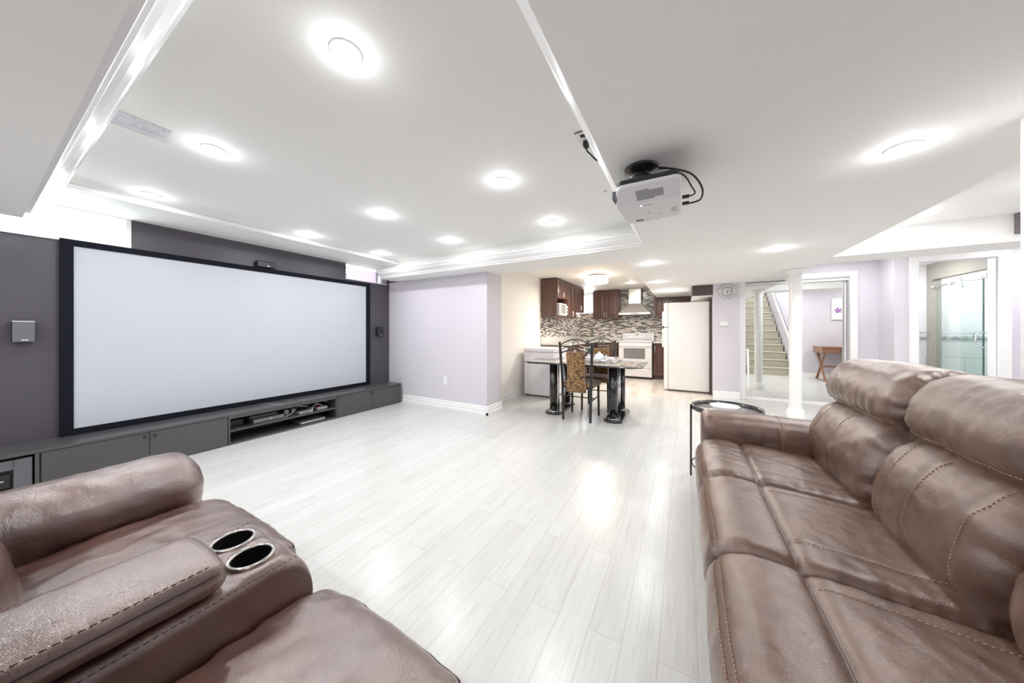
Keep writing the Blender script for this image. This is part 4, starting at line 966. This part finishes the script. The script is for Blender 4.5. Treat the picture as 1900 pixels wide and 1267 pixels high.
# over-fridge cabinet facing -x
t = thing('overhead_cabinet', 'dark overhead cabinet projecting above the refrigerator beside the clock wall', 'kitchen cabinet', (.28, 7.0, 1.785))
MB().box(.135, 6.47, 1.80, .438, 7.60, 1.985).build('carcass', plain('dark_cabinet_side', (.075, .052, .05), .4), t)
MB().box(.12, 6.46, 1.79, .438, 7.60, 1.80).build('pale_underside', M['cream'], t)
MB().box(.118, 6.47, 1.80, .135, 7.03, 1.985).build('door', CAB, t, .003); MB().box(.118, 7.035, 1.80, .135, 7.60, 1.985).build('door', CAB, t, .003)
MB().cyl((.095, 6.55, 1.82), (.095, 6.55, 1.95), .006, n=8).cyl((.095, 6.55, 1.83), (.12, 6.55, 1.83), .004, n=8).cyl((.095, 6.55, 1.94), (.12, 6.55, 1.94), .004, n=8).build('handle', M['alu'], t)
# base run: left wall and back wall
def basecab(T, w, label, n=1, drawer=False, h=.87):
    p = T(w/2, -.25, 0); t = thing('base_cabinet', label, 'kitchen cabinet', p, 'base cabinets of the kitchen')
    MB(T).box(0, -.575, .09, w, 0, h).box(0, -.55, 0, w, -.06, .09).build('carcass', CAB, t)
    ww = w/n
    for k in range(n): arch_door((lambda u, d, v, k=k: T(.003+k*ww+u, d, .10+v)), ww-.006, h-.11, t, handle=(.035 if (n == 1 or k == 1) else ww-.04, h-.11-.22, h-.11-.06))
basecab(Tleft(-2.04, 5.885, 0), .70, 'cherry base cabinet at the near end of the left counter', 2)
basecab(Tleft(-2.04, 6.59, 0), .70, 'cherry base cabinet in the middle of the left counter', 2)
basecab(Tleft(-2.04, 7.295, 0), .70, 'cherry base cabinet by the inner corner of the counter', 2)
basecab(Tback(-2.02, 8.10, 0), .54, 'cherry base cabinet left of the white range', 2)
basecab(Tback(-.655, 8.13, 0), .28, 'narrow dark cherry base cabinet between range and refrigerator', 1)
basecab(Tback(-.37, 8.13, 0), .50, 'cherry base cabinet hidden beside the refrigerator', 1)
MB_ct = MB().prism([(-2.612, 5.87), (-1.99, 5.87), (-1.99, 8.06), (-1.46, 8.06), (-1.46, 8.69), (-2.612, 8.69)], 'z', .872, .91)
tag(setorigin(MB_ct.build('countertop', M['counter'], None, .006), (-2.3, 7, .872)), 'pale speckled L-shaped countertop under the left kitchen cabinets', 'countertop')
tag(setorigin(MB().box(-2.612, 5.872, .912, -2.606, 8.68, 1.03).box(-2.60, 8.678, .912, -1.47, 8.69, 1.0).build('counter_upstand', M['counter']), (-2.6, 7, .912)), 'pale backsplash strip standing at the back of the left countertop', 'backsplash')
tag(setorigin(MB().box(-.662, 8.09, .872, .42, 8.69, .91).box(-.66, 8.678, .91, .42, 8.69, 1.0).build('countertop', M['counter'], None, .004), (-.3, 8.4, .872)), 'short pale countertop to the right of the white range', 'countertop')
t = thing('faucet', 'slim chrome kitchen faucet at the inner corner of the counter', 'faucet', (-2.45, 7.45, .91))
MB().tube(catmull([(-2.45, 7.45, .912), (-2.45, 7.45, 1.05), (-2.43, 7.45, 1.14), (-2.36, 7.45, 1.165), (-2.30, 7.45, 1.13), (-2.29, 7.45, 1.10)], 6, False), .010, 10).build('spout', M['chrome'], t)
MB().cyl((-2.45, 7.45, .911), (-2.45, 7.45, .94), .022, .018).build('base', M['chrome'], t)
# range
t = thing('range', 'white electric range with dark oven window under the hood', 'stove', (-1.055, 8.3, 0)); xa, xb = -1.44, -.672; A = M['appl']
MB().box(xa, 8.02, .05, xb, 8.66, .90).build('body', A, t, .004)
MB().box(xa-.004, 7.985, .90, xb+.004, 8.66, .925).build('cooktop', A, t, .006)
MB().prism([(8.66, .925), (8.57, .925), (8.585, 1.10), (8.62, 1.125), (8.66, 1.125)], 'x', xa, xb).build('control_panel', A, t, .006)
MB().box(xa+.33, 8.570, 1.06, xa+.40, 8.574, 1.075).build('display', M['black'], t)
MB().box(xa+.04, 8.566, .955, xb-.04, 8.572, .962).build('trim_line', plain('brown_trim', (.25, .13, .1), .4), t)
for k in (.07, .15, .60, .68): MB().cyl((xa+k, 8.585, 1.05), (xa+k, 8.555, 1.045), .018, n=16).build('knob', A, t)
d = MB().box(xa+.01, 7.985, .27, xb-.01, 8.02, .86).build('oven_door', A, t, .006)
MB().box(xa+.13, 7.981, .49, xb-.15, 7.985, .745).build('window', M['ovenglass'], d)
MB().box(xa+.02, 7.94, .80, xb-.02, 7.958, .828).box(xa+.02, 7.958, .805, xa+.05, 7.985, .823).box(xb-.05, 7.958, .805, xb-.02, 7.985, .823).build('handle', A, d, .005)
dr = MB().box(xa+.01, 7.985, .06, xb-.01, 8.02, .262).build('drawer', A, t, .006); MB().box(xa+.10, 7.975, .215, xb-.10, 7.985, .232).build('handle', M['trim'], dr, .004)
MB().box(xa+.31, 7.984, .40, xa+.35, 7.985, .412).build('badge', M['black'], d)
MB().box(xa+.02, 8.03, .0, xb-.02, 8.62, .05).build('plinth', M['black'], t)
for x, y, r in ((-1.26, 8.18, .10), (-.86, 8.18, .08), (-1.26, 8.44, .08), (-.86, 8.44, .10)): MB().lathe((x, y, .925), [(r, 0), (r, .006), (.0001, .007)], 24).build('burner', M['black'] if False else M['lightgrey'], t)
# hood
t = thing('range_hood', 'stainless steel chimney range hood over the white range', 'range hood', (-1.12, 8.45, 1.56))
za = 1.58
m = MB(); b0 = [(-1.475, 8.20, za), (-.725, 8.20, za), (-.725, 8.69, za), (-1.475, 8.69, za)]; b1 = [(p[0], p[1], za+.045) for p in b0]; tp = [(-1.26, 8.42, 1.875), (-.97, 8.42, 1.875), (-.97, 8.69, 1.875), (-1.26, 8.69, 1.875)]
m.add(b0+b1+tp, [(3,2,1,0)]+[(i, (i+1) % 4, 4+(i+1) % 4, 4+i) for i in range(4)]+[(4+i, 4+(i+1) % 4, 8+(i+1) % 4, 8+i) for i in range(4)]+[(8,9,10,11)])
m.build('canopy', M['steel'], t, .002); MB().box(-1.26, 8.42, 1.875, -.97, 8.69, 2.255).build('chimney', M['steel'], t, .002)
MB().box(-1.19, 8.196, za+.014, -1.02, 8.20, za+.03).build('control_strip', M['black'], t); MB().box(-1.44, 8.24, za-.012, -.76, 8.66, za).build('filter', M['grey'], t)
# refrigerator (doors to the left)
t = thing('refrigerator', 'tall white refrigerator with its side to the room', 'refrigerator', (.05, 7.06, 0)); Fm = M['fridge']
MB().box(-.270, 6.705, .035, .405, 7.43, 1.715).build('body', Fm, t, .012, 3)
d = MB().box(-.352, 6.707, 1.245, -.278, 7.428, 1.715).build('freezer_door', Fm, t, .012, 3); MB().box(-.385, 6.74, 1.27, -.352, 6.77, 1.55).build('handle', Fm, d, .008)
d = MB().box(-.352, 6.707, .06, -.278, 7.428, 1.232).build('fridge_door', Fm, t, .012, 3); MB().box(-.385, 6.74, .85, -.352, 6.77, 1.21).build('handle', Fm, d, .008)
MB().box(-.278, 6.72, .06, -.270, 7.42, 1.70).build('door_gasket', M['lightgrey'], t); MB().box(-.33, 6.712, 1.234, -.282, 6.72, 1.243).build('hinge', M['grey'], t, .001)
MB().box(-.24, 6.73, .0, .39, 7.40, .035).build('kick_plate', M['grey'], t); MB().box(-.345, 6.712, .028, -.28, 6.75, .058).build('hinge', M['chrome'], t, .003)
tag(setorigin(MB().box(.408, 6.62, .0, .436, 7.5, 1.76).build('gap_shade_board', plain('gap_shade_dark', (.07, .05, .05), .5)), (.42, 7, 0)), 'dark upright board standing in for the shade in the gap behind the refrigerator', 'panel')  # dark colour put into the narrow gap as its shade
# chest freezer
t = thing('chest_freezer', 'small white chest freezer against the recess wall by the dining table', 'freezer', (-2.24, 5.25, 0)); Z_ = M['freezer']
MB().box(-2.535, 4.955, .03, -1.955, 5.62, .79).build('body', Z_, t, .015, 3); MB().box(-2.545, 4.945, .797, -1.945, 5.63, .86).build('lid', Z_, t, .014, 3)
MB().box(-2.52, 4.97, .787, -1.97, 5.60, .799).build('gasket', M['lightgrey'], t); MB().box(-2.51, 4.975, 0, -1.98, 5.60, .03).build('plinth', M['grey'], t)
# drum lamp
t = thing('drum_ceiling_lamp', 'flush round drum lamp glowing warm on the raised kitchen ceiling', 'ceiling light', (-1.50, 6.05, ZK))
MB().lathe((-1.50, 6.05, ZK), [(.215, -.035), (.215, -.155), (.2145, -.157), (.0001, -.157)], 48).build('shade', M['shade'], t)
MB().lathe((-1.50, 6.05, ZK), [(.0001, -.001), (.09, -.001), (.09, -.03), (.212, -.034), (.212, -.036), (.0001, -.036)], 40).build('ceiling_plate', M['white'], t)
ld = bpy.data.lights.new('drum_lamp', 'AREA'); ld.shape = 'DISK'; ld.size = .42; ld.energy = 25; ld.color = (1, .90, .76)
lo = bpy.data.objects.new('drum_lamp', ld); COL.objects.link(lo); lo.location = (-1.50, 6.05, ZK-.162)
t = thing('ceiling_vent', 'flat white vent in the raised ceiling beside the left cherry cabinets', 'vent', (-1.95, 7.1, ZK))
m = MB().box(-2.08, 6.95, ZK-.006, -1.82, 7.25, ZK-.001)
m.build('frame', M['white'], t, .002); m = MB()
for k in range(7): m.box(-2.06, 6.975+k*.038, ZK-.010, -1.84, 6.985+k*.038, ZK-.006)
m.build('slats', M['lightgrey'], t)

# ------------------------------------------------------------------ dining table
t = thing('dining_table', 'marble-topped dining table on black column legs', 'dining table', (-1.26, 4.38, 0))
def oct_(x0, y0, x1, y1, c): return [(x0+c, y0), (x1-c, y0), (x1, y0+c), (x1, y1-c), (x1-c, y1), (x0+c, y1), (x0, y1-c), (x0, y0+c)]
TZ = .735
MB().prism(oct_(-2.06, 3.92, -.44, 4.83, .11), 'z', TZ-.028, TZ-.004).build('edge_band', M['darkmarble'], t, .010, 3)
MB().prism(oct_(-2.045, 3.935, -.455, 4.815, .105), 'z', TZ-.006, TZ).build('tabletop', M['marble'], t, .002)
for x in (-1.62, -.80):
    b = MB().prism(oct_(x-.115, 3.99, x+.115, 4.76, .06), 'z', 0, .032).build('foot', M['darkmarble'], t, .008, 3)
    for y in (4.09, 4.66):
        l = MB().cyl((x, y, .032), (x, y, TZ-.028), .056, n=28).build('leg', M['darkmarble'], t)
        MB().lathe((x, y, .032), [(.060, 0), (.064, .006), (.060, .014), (.056, .014)], 28).build('ring', M['chrome'], l)
        m = MB()
        for k in range(3 if y < 4.3 else 0):
            pass
    for k, yy in enumerate((4.20, 4.29, 4.46, 4.55)): MB().cyl((x, yy, .032), (x, yy, TZ-.028), .011, n=12).build('rod', M['chrome'], t)
# metal tray with white tea things
t = thing('serving_tray', 'ornate silver tray on the dining table', 'tray', (-1.02, 4.42, TZ))
x0_, x1_, y0_, y1_ = -1.27, -.80, 4.22, 4.60
MB().box(x0_, y0_, TZ+.002, x1_, y1_, TZ+.008).build('base', M['steel'], t)
m = MB()
for a, b in (((x0_, y0_), (x1_, y0_)), ((x1_, y0_), (x1_, y1_)), ((x1_, y1_), (x0_, y1_)), ((x0_, y1_), (x0_, y0_))):
    m.tube([(a[0], a[1], TZ+.052), (b[0], b[1], TZ+.052)], .005, 6)
    n = 8
    for k in range(n):
        p = [a[i]+(b[i]-a[i])*k/n for i in (0, 1)]; q = [a[i]+(b[i]-a[i])*(k+1)/n for i in (0, 1)]
        m.tube([(p[0], p[1], TZ+.008), (q[0], q[1], TZ+.050)], .003, 5); m.tube([(q[0], q[1], TZ+.008), (p[0], p[1], TZ+.050)], .003, 5)
m.build('gallery_rail', M['alu'], t)
def cup(x, y, label, n=[0]):
    t = thing('tea_cup', label, 'cup', (x, y, TZ+.008), 'white tea set on the tray')
    MB().lathe((x, y, TZ+.010), [(.022, 0), (.028, .01), (.038, .045), (.040, .058), (.037, .058), (.030, .02), (.0001, .012)], 24).build('bowl', M['china'], t)
    MB().tube([(x+.037+.018*math.sin(PI*k/8), y, TZ+.025+.035*k/8) for k in range(9)], .004, 6).build('handle', M['china'], t)
cup(-.865, 4.31, 'white china cup at the right end of the silver tray'); cup(-.93, 4.40, 'white china cup behind the rightmost cup on the silver tray'); cup(-1.20, 4.33, 'white china cup at the left end of the silver tray')
t = thing('teapot', 'white china teapot in the middle of the silver tray', 'teapot', (-1.06, 4.42, TZ+.009))
MB().lathe((-1.06, 4.42, TZ+.010), [(.035, 0), (.06, .02), (.070, .05), (.06, .085), (.035, .1), (.0001, .103)], 28).build('body', M['china'], t)
MB().lathe((-1.06, 4.42, TZ+.110), [(.034, 0), (.028, .012), (.008, .018), (.009, .030), (.0001, .036)], 20).build('lid', M['china'], t)
MB().tube([(-1.0, 4.42, TZ+.05), (-.97, 4.42, TZ+.065), (-.955, 4.42, TZ+.1)], [.014, .010, .007], 10).build('spout', M['china'], t)
MB().tube([(-1.12-.03*math.sin(PI*k/8), 4.42, TZ+.03+.06*k/8) for k in range(9)], .005, 6).build('handle', M['china'], t)
t = thing('folded_cloth', 'crumpled white cloth lying across the silver tray', 'cloth', (-.98, 4.33, TZ+.01))
m = MB(); vs = []; nx, ny = 20, 12
for i in range(nx+1):
    for j in range(ny+1):
        x, y = -1.15+.22*i/nx, 4.235+.10*j/ny
        vs.append((x, y, TZ+.030+.014*noise.noise(Vector((x*16, y*16, 1)))+.035*math.sin(PI*i/nx)*math.sin(PI*j/ny)))
top = len(vs); vs += [(v[0], v[1], TZ+.010) for v in vs]
fs = [(i*(ny+1)+j, (i+1)*(ny+1)+j, (i+1)*(ny+1)+j+1, i*(ny+1)+j+1) for i in range(nx) for j in range(ny)]
fs += [tuple(top+k for k in f[::-1]) for f in fs]
for i in range(nx):
    for j in (0, ny): a, b = i*(ny+1)+j, (i+1)*(ny+1)+j; fs.append((a, b, top+b, top+a))
for j in range(ny):
    for i in (0, nx): a, b = i*(ny+1)+j, i*(ny+1)+j+1; fs.append((a, b, top+b, top+a))
m.add(vs, fs, True).build('cloth_fabric', M['china'], t)
t = thing('potted_plant', 'small leafy plant with cream flowers in a white vase behind the near chair', 'plant', (-1.22, 4.52, TZ))
MB().lathe((-1.22, 4.52, TZ+.010), [(.03, 0), (.042, .03), (.036, .07), (.028, .09), (.024, .088), (.0001, .06)], 20).build('vase', M['china'], t)
m = MB(); fm = MB(); random.seed(3)
for k in range(26):
    a = random.uniform(0, 2*PI); el = random.uniform(.3, 1.3); l = random.uniform(.06, .13)
    p0 = Vector((-1.22, 4.52, TZ+.085)); d = Vector((math.cos(a)*math.cos(el), math.sin(a)*math.cos(el), math.sin(el))); p1 = p0+d*l; sd = d.cross(Vector((0, 0, 1))).normalized()*.014
    up = Vector((0, 0, .002))
    pm_ = p0+d*l*.6
    m.add([p0, pm_+sd, p1, pm_-sd, p0-up, pm_+sd-up, p1-up, pm_-sd-up], [(0,1,2,3),(7,6,5,4),(0,4,5,1),(1,5,6,2),(2,6,7,3),(3,7,4,0)])
    if k % 4 == 0: fm.lathe(tuple(p1), [(.001, -.01), (.014, -.004), (.016, .004), (.001, .010)], 8)
m.build('leaves', M['leaf'], t); fm.build('flowers', M['canvas'], t)

# ------------------------------------------------------------------ dining chairs
def dining_chair(label):
    """local frame: rear posts at y=0, seat towards +y"""
    t = thing('dining_chair', label, 'dining chair', (0, 0, 0), 'dining chairs at the marble table'); BM = M['blackmetal']
    xr = .187
    def post(s):
        pts = catmull([(s*.181, 0, 0), (s*.187, 0, .30), (s*.193, -.002, .55), (s*.205, -.025, .80), (s*.213, -.045, 1.01)], 6, False)
        return MB().tube(pts, .0175, 12).lathe((s*.213, -.045, 1.008), [(.0195, 0), (.0195, .012), (.012, .018), (.0001, .019)], 12)
    for s in (-1, 1): post(s).build('rear_leg', BM, t)
    for s in (-1, 1): MB().tube([(s*.19, .40, 0), (s*.185, .395, .43)], .0155, 12).build('front_leg', BM, t)
    arc = lambda z0, h, y, n=20: [(-.206+.412*k/n, y, z0+h*math.sin(PI*k/n)) for k in range(n+1)]
    MB().tube(arc(.985, .075, -.043), .0085, 8).build('top_arch', BM, t)
    MB().tube(arc(.925, .052, -.036), .006, 8).build('middle_arch', BM, t)
    MB().tube(arc(.875, .058, -.031), .0085, 8).build('lower_arch', BM, t)
    MB().tube([(.036*math.cos(2*PI*k/24), -.041, 1.005+.036*math.sin(2*PI*k/24)-.0) for k in range(24)], .0065, 8, True).build('ring', BM, t)
    MB().tube([(.012*math.cos(2*PI*k/24), -.041, 1.0+.020*math.sin(2*PI*k/24)) for k in range(24)], .003, 6, True).build('scroll', BM, t)
    m = MB()
    for s in (-1, 1): m.tube([(s*.186, .01, .27), (s*.188, .39, .27)], .0075, 8)
    m.tube([(-.188, .20, .27), (.188, .20, .27)], .0075, 8); m.build('stretcher', BM, t)
    m = MB()
    for s in (-1, 1): m.tube([(s*.19, 0, .43), (s*.185, .40, .43)], .0085, 8)
    m.tube([(-.187, .398, .43), (.187, .398, .43)], .0085, 8).tube([(-.19, 0, .43), (.19, 0, .43)], .0085, 8); m.build('seat_frame', BM, t)
    B = M['brocade']
    sp = [(-.205, .435), (-.212, .455), (-.20, .485), (-.12, .498), (0, .502), (.12, .498), (.20, .485), (.212, .455), (.205, .435), (0, .43)]
    so = Soft(sp, 'y', -.005, .435, .035, step=.014, wr=.002, seed=90); so.mesh(MB()).build('seat', B, t)
    # tall upholstered back pad with a slight wave
    pp = [(-.123, -.03), (-.126, -.008), (-.11, .012), (0, .018), (.11, .012), (.126, -.008), (.123, -.03), (.105, -.045), (0, -.05), (-.105, -.045)]
    m = MB(); n = 36; zz = [.375+(.895-.375)*k/n for k in range(n+1)]; ring = resample(catmull(pp, 5), .016); N = len(ring); vs = []
    for k, z in enumerate(zz):
        e = min(z-.375, .895-z); ins = 1-(.35*(1-math.sqrt(max(0, 1-((.03-min(e, .03))/.03)**2))) if e < .03 else 0)
        tt = (z-.375)/.52; wx = 1-.10*math.sin(PI*tt)**2*.9+(.04 if tt < .2 else 0); yo = -.005-.045*max(0, tt-.3)**1.2
        vs += [(p[0]*wx*(.92+.08*ins), yo+p[1]*ins, z) for p in ring]
    fs = [(j*N+i, j*N+(i+1) % N, (j+1)*N+(i+1) % N, (j+1)*N+i) for j in range(n) for i in range(N)]+[tuple(range(N-1, -1, -1)), tuple(n*N+i for i in range(N))]
    m.add(vs, fs, True).build('backrest_pad', B, t)
    return t
ch = dining_chair('black metal chair with a gold-brown brocade back at the near side of the marble table')
ch2 = copy_tree(ch)
ch.location = (-1.222, 3.885, 0)
ch2.location = (-1.15, 4.885, 0); ch2.rotation_euler = (0, 0, PI+.03); ch2['label'] = 'black metal chair with gold-brown brocade seat on the far side of the marble table'

# ------------------------------------------------------------------ shower, seen through the doorway
t = thing('shower_enclosure', 'green-tinted sliding glass shower screen with chrome rail in the bathroom', 'shower', (3.46, 6.9, 0))
p = MB().box(3.455, 6.615, .02, 3.463, 7.49, 1.915).build('fixed_panel', M['green'], t)
p = MB().box(3.435, 6.33, .02, 3.443, 6.95, 1.90).build('sliding_panel', M['green'], t)
MB().box(3.452, 6.607, .02, 3.466, 6.615, 1.915).build('glass_edge', M['greenedge'], t)
MB().cyl((3.42, 6.32, 1.865), (3.42, 7.49, 1.865), .011, n=14).build('rail', M['chrome'], t)
for y in (6.50, 6.92): MB().cyl((3.41, y, 1.895), (3.43, y, 1.895), .028, n=20).cyl((3.425, y, 1.80), (3.445, y, 1.80), .018, n=16).box(3.424, y-.008, 1.80, 3.432, y+.008, 1.895).build('roller', M['chrome'], p)
MB().cyl((3.405, 7.12, 1.865), (3.455, 7.12, 1.865), .02, n=16).cyl((3.405, 7.46, 1.865), (3.455, 7.46, 1.865), .02, n=16).build('rail_clamp', M['chrome'], t)
MB().tube(catmull([(3.435, 6.56, .95), (3.38, 6.56, .965), (3.37, 6.56, 1.05), (3.38, 6.56, 1.135), (3.435, 6.56, 1.15)], 6, False), .009, 10).build('handle', M['chrome'], p)
t = thing('towel_bar', 'long chrome towel bar across the back wall of the bathroom', 'towel bar', (3.0, 7.6, 1.14))
MB().cyl((2.66, 7.56, 1.14), (4.2, 7.56, 1.14), .009, n=12).build('bar', M['chrome'], t)
for x in (2.72, 3.3, 3.9): MB().cyl((x, 7.56, 1.14), (x, 7.614, 1.14), .012, n=12).build('bracket', M['chrome'], t)

# dark edge of a picture on the hall wall, glimpsed at the corner of the partition
t = thing('framed_picture', 'dark narrow edge of a frame high behind the white partition corner', 'picture', (2.66, 4.68, 2.1))
MB().box(2.632, 4.655, 2.055, 2.95, 4.70, 2.235).build('frame', plain('grey_frame', (.16, .14, .15), .5), t)

# ------------------------------------------------------------------ stairs, desk and picture (seen in the mirror doors)
st = thing('staircase', 'beige carpeted staircase reflected in the left mirror door', 'stairs', (1.95, 2.7, 0))
m = MB(); rise, run = .196, .25; ys0 = 2.72
for k in range(14): m.prism([(ys0-k*run+.0, rise*k), (ys0-k*run, rise*(k+1)-.03), (ys0-k*run+.018, rise*(k+1)-.03), (ys0-k*run+.022, rise*(k+1)-.012), (ys0-k*run+.012, rise*(k+1)), (ys0-(k+1)*run, rise*(k+1)), (ys0-(k+1)*run, rise*k)], 'x', 1.50, 2.42)
m.box(1.50, -2.59, 2.6, 2.42, ys0-14*run, 2.744)
m.build('carpeted_steps', M['carpet'], st)
sl = [(ys0+.10, 0), (ys0+.10, .26), (ys0-14*run, 14*rise+.26), (ys0-14*run, 14*rise-.2)]

MB().prism([(ys0-.72, 0), (ys0-.72, .7), (ys0-14*run, 14*rise+.26), (ys0-14*run, 14*rise-.2)], 'x', 1.435, 1.497).build('stringer', M['trim'], st)
MB().prism([(2.62, .90), (2.62, .99), (.20, 2.62+.30), (.20, 2.62+.21)], 'x', 2.385, 2.42).build('handrail', M['trim'], st, .008)
for yy in (2.3, 1.3, .4): MB().cyl((2.40, yy, .95+(2.62-yy)*.806), (2.448, yy, .91+(2.62-yy)*.806), .008, n=8).build('rail_bracket', M['trim'], st)
m = MB().prism([(ys0+.14, 0), (ys0+.02, .68), (ys0-.06, .68), (ys0+.05, 0)], 'x', 1.49, 1.53)
m.build('lower_post', M['trim'], st)
t = thing('writing_desk', 'brown wooden writing desk with crossed legs reflected in the right mirror door', 'desk', (3.3, 3.35, 0)); W = M['deskwood']
DZ = .80
MB().box(2.76, 3.03, DZ-.018, 3.95, 3.63, DZ).build('top', W, t, .003); MB().box(2.77, 3.04, DZ-.145, 3.94, 3.61, DZ-.018).build('apron', W, t, .003)
dd = MB().box(2.80, 3.61, DZ-.135, 3.36, 3.622, DZ-.028).build('drawer', W, t, .003); MB().cyl((3.07, 3.622, DZ-.08), (3.07, 3.64, DZ-.08), .01).build('knob', M['blackmetal'], dd)
dd = MB().box(3.38, 3.61, DZ-.135, 3.92, 3.622, DZ-.028).build('drawer', W, t, .003); MB().cyl((3.65, 3.622, DZ-.08), (3.65, 3.64, DZ-.08), .01).build('knob', M['blackmetal'], dd)
for x in (2.83, 3.88):
    for a, b in ((3.06, 3.55), (3.58, 3.10)):
        m = MB(); wv = .024
        m.add([(x-.018, a-wv, 0.018), (x+.018, a-wv, 0.018), (x+.018, a+wv, 0.018), (x-.018, a+wv, 0.018), (x-.018, b-wv, DZ-.145), (x+.018, b-wv, DZ-.145), (x+.018, b+wv, DZ-.145), (x-.018, b+wv, DZ-.145)], [(0,3,2,1),(4,5,6,7),(0,1,5,4),(1,2,6,5),(2,3,7,6),(3,0,4,7)])
        m.build('leg', W, t, .002)
    MB().box(x-.02, 3.01, 0, x+.02, 3.63, .018).build('foot_rail', W, t, .002)
MB().box(2.84, 3.30, .31, 3.87, 3.335, .35).build('stretcher', W, t, .002)
t = thing('stool', 'small black stool pushed under the reflected writing desk', 'stool', (3.36, 3.72, 0))
MB().lathe((3.38, 3.75, 0), [(.0001, .44), (.16, .44), (.17, .46), (.165, .49), (.15, .50), (.0001, .505)], 28).build('seat', M['black'], t)
for sx in (-1, 1):
    for sy in (-1, 1): MB().tube([(3.38+sx*.12, 3.75+sy*.12, 0), (3.38+sx*.10, 3.75+sy*.10, .445)], .013, 10).build('leg', M['blackmetal'], t)
t = thing('flower_picture', 'white canvas with a purple flower reflected in the right mirror door', 'picture', (3.35, 2.99, 1.7))
MB().box(3.11, 2.984, 1.44, 3.56, 3.012, 1.95).build('canvas', M['canvas'], t, .002)
m = MB(); c3 = (3.22, 1.66)
for k in range(5):
    a = k*2*PI/5+.5; pts = [(c3[0], c3[1])]+[(c3[0]+.07*math.cos(a+q)*(.75+.25*math.cos(q*4)), c3[1]+.07*math.sin(a+q)*(.75+.25*math.cos(q*4))) for q in (-.5, -.3, -.1, .1, .3, .5)]
    m.prism(pts, 'y', 3.012, 3.0145)
m.build('painted_flower', M['purple'], t)
# small wall anchors near the projector
for k, x in enumerate((-.524, -.510)):
    tag(setorigin(MB().cyl((x, 2.354, ZT-.0005), (x, 2.354, ZT-.003), .004, n=10).build('screw_hole', M['black']), (x, 2.354, ZT)), 'tiny dark screw hole in the tray ceiling near the projector, the %s of two' % ('left' if k == 0 else 'right'), 'screw hole', 'screw holes in the tray ceiling')
